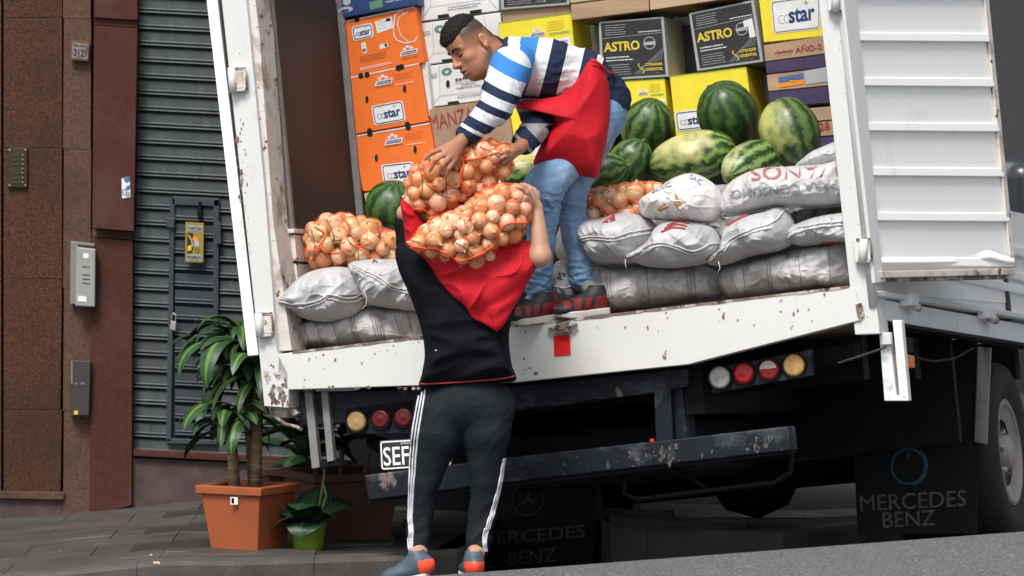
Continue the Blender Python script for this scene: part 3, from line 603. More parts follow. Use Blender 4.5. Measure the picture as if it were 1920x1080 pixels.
# ------------------------------------------------------------------ boxes in the truck
def crate(name, q, d, depth, m, label, cat='box', group=None, bev=.004, d1=None):
    """q: px corners of the front face (tl, tr, br, bl) on the plane d metres inside the truck"""
    fr = [TP(x, y, d) for x, y in q]; V, F = prism_vf(fr, TF*depth)
    o = mesh(name, V, F, m, None); tag(o, label, cat, group); bevel(o, bev, 2)
    return o, Face(*fr)
g_or = 'orange fruit boxes stacked in the truck'; CAP = 'white_card'
def carton_details(o, f, tabs=((.22,.0),(.72,.0),(.22,1.),(.72,1.)), lines=True):
    put_poly(f, [(.0,.0),(1,.0),(1,.022),(0,.022)], M['white_card'], o, .002, 'lid_edge')
    for u, v in tabs:
        vv = v + (.012 if v < .5 else -.012); put_poly(f, ell(u, vv, .035, .05), M['hole'], o, .0028, 'finger_notch')
def star_label(o, f, u, v, w, h, edge='ink_white', txtc='ink_navy'):
    a = f.W/f.H
    put_poly(f, rrect(u-w/2-.02, v-h/2-.025, u+w/2+.02, v+h/2+.025, .035, a), M[edge], o, .002, 'label')
    stroke(f, rrect(u-w/2, v-h/2, u+w/2, v+h/2, .03, a), .010, M['ink_navy'] if edge == 'ink_white' else M['ink_yellow'], o, .0035, 'label_border', True)
    put_text(f, 'star', u+.05*w/.4, v+.01, w*.58, M[txtc], o, bold=.03, h=h*.48, rot=.02)
    for k in (0, 1): stroke(f, [(u-w*.32+k*.05*w/.4+.03*w/.4*math.cos(t), v+h*.1+.032*w/.4*a*math.sin(t)) for t in np.linspace(.9, 5.2, 9)], .006, M['ink_navy'], o, name='emblem')
    put_poly(f, [(u+w*.18, v-h*.33), (u+w*.23, v-h*.44), (u+w*.25, v-h*.34), (u+w*.30, v-h*.38), (u+w*.24, v-h*.27)], M['ink_lime'], o, .003)
def maker_logo(o, f, u, v, w, c='ink_white', c2='ink_navy'):
    a = f.W/f.H
    for k, (du, dv) in enumerate(((-.05,0),(.05,0),(0,-.035))): put_poly(f, [(u+(du-.035)*w*4, v+dv*w*5), (u+du*w*4, v+(dv-.028*a)*w*4), (u+(du+.035)*w*4, v+dv*w*5), (u+du*w*4, v+(dv+.02*a)*w*4)], M[c], o, .0025)
    put_poly(f, [(u-w*.55, v+.075*w*5*a), (u-w*.42, v+.02*w*5*a), (u+w*.6, v+.02*w*5*a), (u+w*.47, v+.075*w*5*a)], M[c], o, .0028)
    put_poly(f, [(u-w*.44, v+.064*w*5*a), (u-w*.36, v+.032*w*5*a), (u+w*.5, v+.032*w*5*a), (u+w*.42, v+.064*w*5*a)], M[c2], o, .0032)
    stroke(f, [(u-w*.36, v+.048*w*5*a), (u+w*.42, v+.048*w*5*a)], .007, M[c], o, .0036)
def hand_hole(o, f, u, v, ru=.022, rv=.065, rot=.12): put_poly(f, ell(u, v, ru*1.35, rv*1.12, rot=rot), M['ink_orange'] if 'orange' in o.name else M['ink_grey'], o, .002, 'hand_hole_rim'); put_poly(f, ell(u, v, ru, rv, rot=rot), M['hole'], o, .003, 'hand_hole')
D0 = 1.02
o, f = crate('orange_box', [(639,41),(777,12),(796,117),(655,149)], D0, .5, M['orange_card'], 'topmost of the three orange boxes, with a white tape loop at its upper right', group=g_or)
carton_details(o, f, ((.22,.0),(.24,1.),(.70,1.))); star_label(o, f, .27, .25, .24, .20)
put_poly(f, [(.45,.12),(.68,.09),(.68,.29),(.46,.33)], M['ink_white'], o, .002, 'label'); put_poly(f, [(.60,.11),(.66,.105),(.66,.16),(.60,.165)], M['ink_black'], o, .0028); put_lines(f, .48, .60, [.14,.18,.22,.26], M['ink_grey'], o, .008)
stroke(f, [(.80,.03),(.73,.08),(.685,.28),(.67,.42),(.70,.52),(.80,.60),(.93,.60),(.97,.52)], .014, M['ink_white'], o, name='tape'); stroke(f, [(.80,.03),(.86,.10),(.78,.13),(.74,.25),(.76,.45),(.84,.58)], .010, M['ink_white'], o, name='tape')
stroke(f, [(.86,.10),(.90,.07)], .009, M['ink_white'], o, name='tape')
put_poly(f, rrect(.225,.43,.285,.62,.02,1.3), M['ink_white'], o, .002, 'label'); put_text(f, 'st', .255, .56, .05, M['ink_black'], o, bold=.03)
put_poly(f, [(.46,.53),(.57,.52),(.57,.60),(.46,.61)], M['ink_white'], o, .002, 'label'); put_poly(f, [(.53,.53),(.56,.53),(.56,.59),(.53,.59)], M['ink_black'], o, .0028)
maker_logo(o, f, .82, .70, .22); put_lines(f, .18, .55, [.67,.71,.75], M['ink_brown'], o); put_lines(f, .16, .6, [.86,.885], M['ink_white'], o); put_lines(f, .72, .95, [.86], M['ink_brown'], o)
def orange(q, label, seed):
    o, f = crate('orange_box', q, D0, .5, M['orange_card'], label, group=g_or)
    carton_details(o, f); maker_logo(o, f, .50, .13, .22); put_lines(f, .38, .62, [.27], M['ink_brown'], o); put_lines(f, .66, .9, [.12,.16,.20], M['ink_brown'], o, .008); put_lines(f, .66, .94, [.29], M['ink_white'], o)
    hand_hole(o, f, .25, .44); hand_hole(o, f, .76, .38); star_label(o, f, .50, .74, .38, .30)
    return o
orange([(646,147),(786,118),(804,228),(663,252)], 'orange box in the middle of its stack, two dark hand holes in it', 1)
orange([(662,255),(806,230),(826,350),(680,359)], 'lowest orange box of its stack, just above the watermelon', 2)
o, f = crate('side_panel_box', [(789,118),(801,116),(812,226),(806,228)], D0+.02, .4, M['white_card'], 'white fruit box end squeezed behind the middle orange box', 'box')
o, f = crate('blue_box', [(616,-40),(780,-66),(784,9),(622,37)], D0-.02, .5, M['blue_card'], 'dark blue grape box with a pink and white print, on top of the orange boxes')
put_poly(f, ell(.06,.52,.05,.09), M['ink_pink'], o); put_poly(f, [(.44,.74),(.60,.70),(.60,.90),(.45,.93)], M['ink_green'], o); put_text(f, 'Uvas de San Juan', .80, .80, .33, M['ink_white'], o, slant=.2, h=.07)
put_text(f, 'PRA', .36, .50, .22, M['ink_yellow'], o, bold=.04, h=.14); put_poly(f, ell(.68,.56,.06,.06), M['ink_pink'], o)
put_poly(f, ell(.17,.82,.085,.07), M['ink_grey'], o); put_poly(f, ell(.19,.62,.045,.10), M['ink_grey'], o, .002); put_poly(f, ell(.16,.84,.05,.035), M['blue_card'], o, .003)
# white boxes with a die-cut frame
def white_box(q, label, words, seed, txt=True):
    o, f = crate('white_box', q, D0+.06, .5, M['white_card'], label, group='white fruit boxes behind the bending man')
    g = M['ink_grey']
    stroke(f, [(.02,.96),(.13,.74),(.15,.04)], .006, g, o, name='fold'); stroke(f, [(.13,.76),(.86,.76)], .005, g, o, name='fold'); stroke(f, [(.98,.96),(.84,.72),(.80,.04)], .006, g, o, name='fold')
    put_poly(f, [(.13,.83),(.27,.84),(.27,.97),(.12,.97)] if 0 else [(.22,.93),(.36,.93),(.37,1.0),(.22,1.0)], M['hole'], o, .0025, 'finger_notch'); put_poly(f, [(.63,.93),(.78,.93),(.78,1.0),(.63,1.0)], M['hole'], o, .0025, 'finger_notch')
    put_poly(f, ell(.235,.20,.068,.095), M['ink_green'], o); put_poly(f, [(.20,.17),(.235,.26),(.28,.15),(.25,.20),(.24,.15),(.225,.20)], M['white_card'], o, .0025)
    put_lines(f, .03, .115, [.22,.27,.30], M['ink_navy'], o, .014)
    hand_hole(o, f, .24, .50, .022, .09, .03); hand_hole(o, f, .80, .48, .022, .09, .03)
    if words:
        put_poly(f, ell(.40,.43,.024,.032), M['ink_red'], o, .003); put_text(f, 'S', .355, .43, .035, M['ink_black'], o, bold=.05, h=.075); put_text(f, 'FRUCO', .535, .41, .20, M['ink_black'], o, bold=.05, h=.075, rot=.02)
        put_text(f, 'SOFRUCO', .50, .565, .18, M['ink_navy'], o, bold=.01, h=.04); put_text(f, 'ALIMENTOS LTDA.', .50, .635, .32, M['ink_navy'], o, bold=.01, h=.045)
        stroke(f, [(.33,.52),(.45,.505),(.66,.51)], .006, M['ink_green'], o)
    put_lines(f, .35, .80, [.82,.865], M['ink_navy'], o, .012)
    return o
white_box([(787,-62),(932,-86),(936,20),(789,40)], 'uppermost white fruit box, cut by the top of the picture', True, 1)
white_box([(788,44),(938,23),(944,104),(797,121)], 'white fruit box directly behind the bending man\'s head', False, 2)
white_box([(802,124),(950,102),(954,182),(808,201)], 'white fruit box with the red and black company lettering, below the man\'s chin', True, 3)
o, f = crate('apple_box', [(803,204),(950,184),(966,288),(816,318)], D0+.02, .5, M['brown_card'], 'plain brown cardboard apple box with red stencil letters behind the man\'s arm')
put_text(f, 'MANZANA', .40, .20, .80, M['ink_red'], o, h=.24, rot=.06, bold=.0); put_poly(f, ell(.40,.46,.04,.04), M['ink_navy'], o); stroke(f, ell(.62,.78,.06,.07), .01, M['ink_black'], o, closed=True); stroke(f, [(.22,.66),(.30,.63),(.34,.7)], .012, M['ink_navy'], o)
# yellow boxes
def yellow(q, label, kind, d=D0+.04):
    o, f = crate('yellow_box', q, d, .5, M['yellow_card'], label, group='yellow fruit boxes in the truck'); put_poly(f, [(0,0),(1,0),(1,.012),(0,.012)], M['ink_lime'], o, .002, 'lid_edge')
    if kind == 'a':
        maker_logo(o, f, .52, .20, .20); put_lines(f, .66, .9, [.10,.14,.18,.22], M['ink_brown'], o, .008); put_lines(f, .68, .98, [.27,.29], M['ink_green'], o, .01)
        put_poly(f, rrect(.42,.44,.64,.54,.03,1.), M['hole'], o, .003, 'hand_hole'); put_poly(f, [(.70,.38),(.96,.35),(.96,.55),(.70,.58)], M['ink_white'], o, .002, 'label'); put_text(f, 'ATMOSFERA', .83, .42, .20, M['ink_navy'], o, rot=.05); put_text(f, 'CONTROLADA', .83, .50, .20, M['ink_navy'], o, rot=.05)
    elif kind == 's': star_label(o, f, .56, .60, .72, .50)
    elif kind == 'sl': star_label(o, f, .24, .72, .40, .26); hand_hole(o, f, .52, .24, .05, .03, 0)
    elif kind == 'd':
        maker_logo(o, f, .30, .20, .2); put_poly(f, rrect(.44,.36,.66,.46,.03,1.), M['hole'], o, .003, 'hand_hole'); put_poly(f, [(.30,.62),(.62,.56),(.66,.98),(.34,.99)], M['ink_white'], o, .002, 'label')
        for k in (0, 1): stroke(f, [(.42+k*.07+.035*math.cos(t), .86+.045*math.sin(t)) for t in np.linspace(.9, 5.2, 9)], .008, M['ink_black'], o, name='emblem')
    return o
yellow([(934,43),(1071,24),(1082,146),(944,165)], 'yellow box with a white controlled atmosphere label, above the man\'s back', 'a')
yellow([(948,168),(1078,150),(1090,312),(962,330)], 'yellow box half hidden between the bending man\'s arm and his apron', 'd')
yellow([(1158,152),(1246,147),(1256,252),(1166,262)], 'small yellow box between the man\'s back and the upright watermelon', 'a')
yellow([(1255,143),(1399,125),(1416,246),(1268,262)], 'yellow box standing behind the large upright watermelon', 'sl')
yellow([(1419,-30),(1545,-50),(1545,68),(1432,80)], 'yellow box at the top right beside the truck post', 's')
# black boxes
def black_box(q, label, d=D0+.03, top=False, sticker=False):
    o, f = crate('black_box', q, d, .34, M['grey_card'], label, group='black printed fruit boxes in the truck')
    put_poly(f, [(.04,.03),(.96,.03),(.96,.955),(.05,.955)], M['black_card'], o, .0015, 'printed_panel'); stroke(f, [(.05,.29),(.95,.26)], .006, M['ink_grey'], o)
    put_text(f, 'ASTRO', .34, .44, .54, M['ink_yellow'], o, bold=.03, h=.16); stroke(f, ell(.76,.42,.085,.10), .012, M['ink_grey'], o, closed=True); put_poly(f, [(.68,.40),(.84,.395),(.84,.45),(.68,.455)], M['ink_grey'], o, .003)
    put_lines(f, .10, .42, [.08,.12,.16,.20,.235], M['ink_grey'], o, .010); put_lines(f, .60, .95, [.225], M['ink_white'], o, .014)
    put_lines(f, .10, .50, [.62,.67,], M['ink_white'], o, .018); put_lines(f, .10, .48, [.75,.79,.83,.87,.91], M['ink_grey'], o, .010)
    for k in range(12): stroke(f, [(.50+k*.033, .93), (.66+k*.027, .93-.44*(.35+k*.055))], .004, M['ink_grey'], o, .0022)
    put_poly(f, [(.66,.74),(.95,.72),(.95,.90),(.66,.92)], M['black_card'], o, .0027); put_text(f, 'CITRADAR', .80, .775, .26, M['ink_yellow'], o, bold=.03); put_text(f, 'ORIENTAL', .80, .855, .26, M['ink_yellow'], o, bold=.03)
    stroke(f, [(.61-.04*math.sin(2*t), .83-.08*math.cos(t)) for t in np.linspace(.25, math.pi-.25, 16)], .012, M['ink_yellow'], o, name='emblem')
    if sticker: put_poly(f, [(.80,.30),(.94,.28),(.95,.58),(.86,.59),(.86,.40),(.80,.40)], M['ink_white'], o, .004, 'sticker')
    return o
black_box([(936,-82),(1065,-102),(1068,9),(939,19)], 'black box cut by the top edge, above the yellow box over the man\'s back')
black_box([(1122,41),(1244,31),(1254,144),(1126,152)], 'left one of the two black boxes with yellow lettering, beside the man\'s back')
black_box([(1291,25),(1413,0),(1431,116),(1307,134)], 'right one of the two black boxes with yellow lettering, a torn white sticker on it', sticker=True)
o, f = crate('brown_box', [(941,20),(1068,10),(1070,24),(943,42)], D0+.05, .4, M['brown_card'], 'thin brown box edge between a black and a yellow box over the man\'s back')
# wooden crates
def wood_crate(name, q, label, slats_, d, depth=.4, n_ends=True):
    P4 = [TP(x, y, d) for x, y in q]; f = Face(*P4); t = thing(name, sum((p for p in P4), Vector())/4, label, 'crate')
    V, F = prism_vf([f.at(.02,.03,-.012), f.at(.98,.03,-.012), f.at(.98,.97,-.012), f.at(.02,.97,-.012)], TF*depth); mesh('crate_body', V, F, M['wood_dark'], t)
    for (v0, v1, m) in slats_:
        V, F = prism_vf([f.at(0,v0+.006,0), f.at(1,v0+.006,0), f.at(1,v1-.006,0), f.at(0,v1-.006,0)], TF*.009); bevel(mesh('slat', V, F, M[m], t), .0015, 1)
    return t, f
wood_crate('wooden_crate', [(1066,-50),(1214,-70),(1217,23),(1072,41)], 'light wooden crate at the top, left one of two side by side', [(0,.30,'wood'),(.32,.62,'wood_pale'),(.64,.97,'wood')], D0)
wood_crate('wooden_crate', [(1216,-70),(1378,-95),(1390,-3),(1219,22)], 'light wooden crate at the top, right one of two, above the gap between black boxes', [(0,.30,'wood'),(.32,.62,'wood'),(.64,.97,'wood_pale')], D0)
for q0, k in (((1222,20),0),((1290,12),1)):
    pass
t, f = wood_crate('wooden_crate', [(1432,84),(1545,67),(1566,196),(1444,206)], 'wooden crate with purple slats and a small coloured label, by the right post', [(0,.26,'wood'),(.27,.45,'purple'),(.46,.72,'wood'),(.73,.97,'purple')], D0-.02)
put_text(f, 'AÑO-2', .72, .14, .44, M['ink_red'], t, bold=.02, h=.10); put_text(f, '***', .32, .17, .3, M['ink_red'], t, bold=.03, h=.10)
put_poly(f, [(.18,.52),(.58,.50),(.58,.58),(.18,.60)], M['ink_blue'], t, .003); put_poly(f, [(.18,.61),(.58,.59),(.58,.66),(.18,.68)], M['ink_orange'], t, .003); put_poly(f, ell(.40,.58,.05,.05), M['ink_yellow'], t, .003); put_poly(f, [(.60,.47),(.95,.45),(.95,.66),(.60,.67)], M['ink_grey'], t, .003, 'label')
t, f = wood_crate('wooden_crate', [(1444,208),(1567,198),(1580,330),(1456,340)], 'lower wooden crate with purple slats, behind the yellow patched watermelon', [(0,.20,'wood'),(.21,.42,'wood'),(.43,.62,'purple'),(.63,.97,'wood')], D0-.02)
put_text(f, '28', .80, .28, .16, M['ink_red'], t, bold=.02, h=.12)
t, f = wood_crate('wooden_crate', [(682,362),(730,354),(745,425),(695,432)], 'small wooden crate corner under the orange boxes behind the left watermelon', [(0,.45,'wood_pale'),(.5,.97,'wood')], D0)
# second and lower rows that fill the load behind (seen in the gaps)
tbox_ = lambda nm, x0, x1, y0, y1, z0, z1, m, label, cat='box': tag(mesh(nm, *box_vf(tl((x0+x1)/2, (y0+y1)/2, (z0+z1)/2), TR*((x1-x0)/2), TF*((y1-y0)/2), TU*((z1-z0)/2)), m), label, cat)
for i, (x, y, w, h, m, l) in enumerate([(1075,60,50,110,'grey_card','grey box end in the shade right of the yellow box over the man\'s back'), (1245,60,55,100,'black_card','black filler standing for shade in the gap between the two black lettered boxes'), (1400,150,46,120,'grey_card','grey plastic wrapped box left of the purple slatted crates')]):  # the middle one is a black block standing in for a shaded gap
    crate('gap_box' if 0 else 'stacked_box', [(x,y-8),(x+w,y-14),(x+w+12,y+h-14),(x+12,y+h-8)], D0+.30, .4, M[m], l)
V, F = box_vf(tl(DW/2, 2.0, 1.1), TR*(DW/2-.06), TF*.35, TU*1.05); tag(mesh('box_stack', V, F, M['black_card']), 'unseen rest of the boxes as one dark block, shade put into its colour', 'boxes', kind='thing')  # one block for the unseen boxes, gap darkness put into its colour
# flat load under the melons: lower layer of sacks reaching to the boxes
# ------------------------------------------------------------------ watermelons
def melon_mat(name, dark, light, patch=None, pdir=None, stripes=11):
    m = bpy.data.materials.new(name); m.use_nodes = True; t = m.node_tree; N, L = t.nodes, t.links; b = N['Principled BSDF']
    at = N.new('ShaderNodeAttribute'); at.attribute_name = 'melon'; at.attribute_type = 'GEOMETRY'   # x: position along, y: around (in turns)
    sx = N.new('ShaderNodeSeparateXYZ'); L.new(at.outputs['Vector'], sx.inputs[0]); tc = N.new('ShaderNodeTexCoord')
    n1 = N.new('ShaderNodeTexNoise'); n1.inputs['Scale'].default_value = 16; n1.inputs['Detail'].default_value = 7; n1.inputs['Roughness'].default_value = .7; L.new(tc.outputs['Object'], n1.inputs['Vector'])
    def mth(op, a, b_=None):
        x = N.new('ShaderNodeMath'); x.operation = op
        for i, q in enumerate((a, b_)):
            if q is None: continue
            if isinstance(q, (int, float)): x.inputs[i].default_value = q
            else: L.new(q, x.inputs[i])
        return x.outputs[0]
    ph = mth('MULTIPLY', sx.outputs['Y'], stripes*2*math.pi); w = mth('MULTIPLY', mth('SUBTRACT', n1.outputs['Fac'], .5), 11); s = mth('SINE', mth('ADD', ph, w))
    n2 = N.new('ShaderNodeTexNoise'); n2.inputs['Scale'].default_value = 75; n2.inputs['Detail'].default_value = 4; L.new(tc.outputs['Object'], n2.inputs['Vector'])
    s2 = mth('ADD', s, mth('MULTIPLY', mth('SUBTRACT', n2.outputs['Fac'], .5), 2.2))
    r = N.new('ShaderNodeValToRGB'); e = r.color_ramp.elements; e[0].position = .12; e[0].color = (*dark, 1); e[1].position = 1.0; e[1].color = (*light, 1)
    L.new(mth('ADD', mth('MULTIPLY', s2, .5), .5), r.inputs[0]); c = r.outputs[0]
    if patch:
        vm = N.new('ShaderNodeVectorMath'); vm.operation = 'DOT_PRODUCT'; nn = N.new('ShaderNodeAttribute'); nn.attribute_name = 'mdir'; L.new(nn.outputs['Vector'], vm.inputs[0]); vm.inputs[1].default_value = pdir
        n3 = N.new('ShaderNodeTexNoise'); n3.inputs['Scale'].default_value = 14; n3.inputs['Detail'].default_value = 6; L.new(tc.outputs['Object'], n3.inputs['Vector'])
        k = mth('ADD', vm.outputs['Value'], mth('MULTIPLY', mth('SUBTRACT', n3.outputs['Fac'], .5), 1.5)); rr = N.new('ShaderNodeValToRGB'); rr.color_ramp.elements[0].position = .52; rr.color_ramp.elements[1].position = .95; L.new(k, rr.inputs[0])
        mx = N.new('ShaderNodeMix'); mx.data_type = 'RGBA'; L.new(rr.outputs[0], mx.inputs[0]); L.new(c, mx.inputs[6]); mx.inputs[7].default_value = (*patch, 1); c = mx.outputs[2]
    L.new(c, b.inputs['Base Color']); b.inputs['Roughness'].default_value = .40; b.inputs['Specular IOR Level'].default_value = .5
    bp = N.new('ShaderNodeBump'); bp.inputs['Strength'].default_value = .12; bp.inputs['Distance'].default_value = .004; L.new(n1.outputs['Fac'], bp.inputs['Height']); L.new(bp.outputs[0], b.inputs['Normal'])
    return m
DK, LT = (.012,.038,.011), (.095,.165,.04)
def melon(cx, cy, a, b, rot, tip, d, label, dark=DK, light=LT, patch=None, pdir=None, seed=0):
    """a half length px, b half width px, rot degrees in the picture, tip how far the long axis leans to the camera (deg)"""
    c = TP(cx, cy, d); sc = (CAM-c).length/FPX; A, B = a*sc, b*sc; q, tq = math.radians(rot), math.radians(tip)
    ax = Vector((math.cos(q)*math.cos(tq), -math.sin(tq), math.sin(q)*math.cos(tq))); A3 = A/max(.55, math.cos(tq)) if tip else A; A3 = min(A3, B*1.72)
    u = ax.cross(Vector((0,-1,0))).normalized(); w = ax.cross(u).normalized(); NA, NB = 48, 64; V, at, md = [], [], []; r = random.Random(seed)
    for i in range(NA+1):
        t = math.pi*i/NA
        for k in range(NB):
            p = 2*math.pi*k/NB; rr = B*math.sin(t)**.92*(1+.012*math.cos(11*p)*math.sin(t)) + .004*noise.noise(Vector((t*2, math.cos(p)*1.5, math.sin(p)*1.5+seed)))
            n = u*math.cos(p)+w*math.sin(p); V.append(c - ax*math.cos(t)*A3 + n*rr); at.append((i/NA, k/NB, 0)); md.append(tuple((-ax*math.cos(t) + n*math.sin(t)).normalized()))
    F = [(i*NB+k, i*NB+(k+1) % NB, (i+1)*NB+(k+1) % NB, (i+1)*NB+k) for i in range(NA) for k in range(NB)]
    m = melon_mat('watermelon skin', dark, light, patch, pdir)
    o = mesh('watermelon', V, F, m, None, smooth=True); tag(o, label, 'watermelon', 'watermelons piled in front of the boxes')
    # per-corner attribute so that the turn closes
    me = o.data; nm = len(me.loops); arr = np.zeros((nm, 3)); li = np.zeros(nm, dtype=np.int32); me.loops.foreach_get('vertex_index', li); at = np.array(at); arr = at[li].copy()
    for p in me.polygons:
        ls = list(p.loop_indices); ys_ = arr[ls, 1]
        if ys_.max()-ys_.min() > .5:
            for l in ls:
                if arr[l, 1] < .5: arr[l, 1] += 1
    a_ = me.attributes.new('melon', 'FLOAT_VECTOR', 'CORNER'); a_.data.foreach_set('vector', arr.ravel())
    a_ = me.attributes.new('mdir', 'FLOAT_VECTOR', 'POINT'); a_.data.foreach_set('vector', np.array(md).ravel())
    e = c + ax*A3; mesh('stem', *tube_vf([e - ax*.006, e + ax*.004, e + ax*.012 + u*.004], [.009,.005,.003], 8), flat('dry stem', (.20,.13,.06), .8), o, smooth=True)
    return o
YP = (.50,.45,.18)
melon(1215,241,53,50,78,25,.86, 'upright round watermelon just right of the man\'s back, in front of the small yellow box', seed=1)
melon(1365,217,60,57,110,30,.80, 'large dark watermelon standing highest, in front of the star yellow box', light=(.055,.115,.025), seed=2)
melon(1481,248,66,56,-68,10,.62, 'watermelon with a big yellow patch on its left half, by the right post', patch=(.42,.44,.14), pdir=(-.78,-.52,.15), seed=3)
melon(1299,296,82,50,14,8,.58, 'long watermelon lying flat with a pale yellow patch across its top', light=(.17,.27,.05), patch=(.50,.47,.19), pdir=(-.35,-.62,.58), seed=4)
melon(1408,309,62,44,205,50,.50, 'low watermelon whose pale blossom end faces the camera, above the printed sack', light=(.20,.32,.09), patch=(.48,.50,.24), pdir=(-.8,-.1,.5), seed=5)
melon(1180,308,50,42,60,15,.60, 'watermelon right behind the hem of the red apron', seed=6)
melon(1122,330,58,44,20,10,.45, 'dark watermelon showing between the man\'s jeans and the apron hem', light=(.11,.22,.05), seed=7)
melon(978,326,52,36,10,10,.42, 'pale topped watermelon between the carried onion bags and the man\'s knee', light=(.20,.32,.08), patch=(.55,.50,.20), pdir=(0,-.5,.85), seed=8)
melon(738,388,46,54,80,20,.46, 'watermelon at the left, between the left onion bag and the carried bags', light=(.06,.13,.028), seed=9)
# ------------------------------------------------------------------ sacks: outlines inflated to full bodies
def smooth_closed(pts, n):
    P_ = np.array(pts, float); m = len(P_); out = []
    for i in range(n):
        t = i/n*m; k = int(t); f_ = t-k; p0, p1, p2, p3 = P_[(k-1) % m], P_[k % m], P_[(k+1) % m], P_[(k+2) % m]
        out.append(.5*((2*p1)+(-p0+p2)*f_+(2*p0-5*p1+4*p2-p3)*f_**2+(-p0+3*p1-3*p2+p3)*f_**3))
    return np.array(out)
def inflate(pts, pl, d, T, disp=None, NR=26, NA=110, pw=2.0, back=1., centre=None, smooth=True):
    o_ = smooth_closed(pts, NA) if smooth else None; c = np.array(centre, float) if centre is not None else o_.mean(0); V, F = [], []
    for side_ in (1, -1):
        for k in range(0, NR+1 if side_ == 1 else NR):
            s = math.sin(math.pi/2*k/NR)
            for i in range(NA):
                if k == 0 and i: continue
                q = c + (o_[i]-c)*s; w = T*(max(0, 1-s**pw))**.55; p = pl(q[0], q[1], d)
                dd = disp(q[0], q[1], s, side_) if disp else 0.
                V.append(p - pl.n*(w + dd*(1-s**6))*side_*(1 if side_ == 1 else back))
    def idx(side_, k, i):
        i %= NA
        if side_ == 1: return 0 if k == 0 else 1+(k-1)*NA+i
        if k == NR: return 1+(NR-1)*NA+i
        return 1+NR*NA + (0 if k == 0 else 1+(k-1)*NA+i)
    for sd_ in (1, -1):
        for k in range(NR):
            for i in range(NA):
                a, b, c_, e = idx(sd_, k, i), idx(sd_, k, i+1), idx(sd_, k+1, i+1), idx(sd_, k+1, i)
                q = (a, c_, e) if k == 0 else (a, b, c_, e); F.append(q if sd_ == -1 else q[::-1])
    return V, F
def cloth_bump(m, sc=26, st=(1,1,1), dist=.006, strength=.6):
    '''creases too fine for the mesh: ridged noise added to the bump'''
    t = m.node_tree; N, L = t.nodes, t.links; b = N['Principled BSDF']; tc = N.new('ShaderNodeTexCoord'); mp = N.new('ShaderNodeMapping'); mp.inputs['Scale'].default_value = st; mp.inputs['Rotation'].default_value = (0, .5, 0)
    L.new(tc.outputs['Object'], mp.inputs['Vector']); n = N.new('ShaderNodeTexNoise'); n.noise_type = 'RIDGED_MULTIFRACTAL'; n.inputs['Scale'].default_value = sc; n.inputs['Detail'].default_value = 3; n.inputs['Distortion'].default_value = .8; L.new(mp.outputs[0], n.inputs['Vector'])
    bp = N.new('ShaderNodeBump'); bp.inputs['Strength'].default_value = strength; bp.inputs['Distance'].default_value = dist; L.new(n.outputs['Fac'], bp.inputs['Height'])
    if b.inputs['Normal'].is_linked: L.new(b.inputs['Normal'].links[0].from_socket, bp.inputs['Normal'])
    L.new(bp.outputs[0], b.inputs['Normal']); return m
def woven(name, col, stripe_dir=0., stripes=True, **k):
    m = mat(name, col, .5, .10, 9, .25, 120, **k)
    return m
M['sack'] = mat('grey woven sack', (.46,.46,.47), .45, .10, 7, .35, 260, dirt=((.24,.235,.23), 9, .55, .18), dirt2=((.07,.065,.06), 26, .70, .03))
M['sack_low'] = mat('dusty grey woven sack', (.43,.425,.43), .5, .14, 7, .35, 260, dirt=((.16,.155,.15), 8, .52, .18), dirt2=((.05,.045,.04), 20, .68, .04))
M['sack_white'] = mat('white woven sack', (.52,.52,.525), .4, .06, 7, .3, 260, dirt=((.42,.40,.38), 8, .6, .15))
M['plastic_bag'] = mat('white plastic bag', (.66,.64,.62), .28, .06, 7, .4, 60, dirt=((.60,.46,.33), 10, .60, .12), coat=.2)
for k_ in ('sack', 'sack_low', 'sack_white'): cloth_bump(M[k_], 9, (1.6,1,.7), .010, .55)
cloth_bump(M['plastic_bag'], 14, (1,1,1), .012, .8)
M['seam'] = mat('pale sack seam', (.52,.51,.50), .6, .1, 30, .3, 200)
M['seam_dark'] = mat('dark seam stitching', (.16,.13,.13), .7, .2, 30)
def project(o, px, py, lift=.002):
    """the point of the body o that the photograph's point px, py falls on"""
    if 'bvh' not in _bv or _bv.get('o') is not o:
        me = o.data; org = Vector(ORG[o.name]); _bv['bvh'] = BVHTree.FromPolygons([v.co+org for v in me.vertices], [tuple(p.vertices) for p in me.polygons]); _bv['o'] = o
    r = ray(px, py).normalized(); h = _bv['bvh'].ray_cast(CAM, r)
    return None if h[0] is None else h[0] + (h[1] if h[1].dot(r) < 0 else -h[1])*lift
_bv = {}
def seam(o, pts, r=.0034, m='seam', name='seam', wob=1.2, parent=None, n=60, lift=.003):
    P_ = np.array(pts, float); t = np.linspace(0, len(P_)-1, n); out = []
    for q in t:
        k = min(int(q), len(P_)-2); f_ = q-k; p0, p1, p2, p3 = P_[max(k-1, 0)], P_[k], P_[k+1], P_[min(k+2, len(P_)-1)]
        x = .5*((2*p1)+(-p0+p2)*f_+(2*p0-5*p1+4*p2-p3)*f_**2+(-p0+3*p1-3*p2+p3)*f_**3); x = x + wob*noise.noise(Vector((q*2.3, len(P_), 5.)))*np.array([.3,1.])
        h = project(o, x[0], x[1], lift)
        if h is not None: out.append(h)
    return tube(name, out, r, M[m] if isinstance(m, str) else m, parent or o, 6) if len(out) > 2 else None
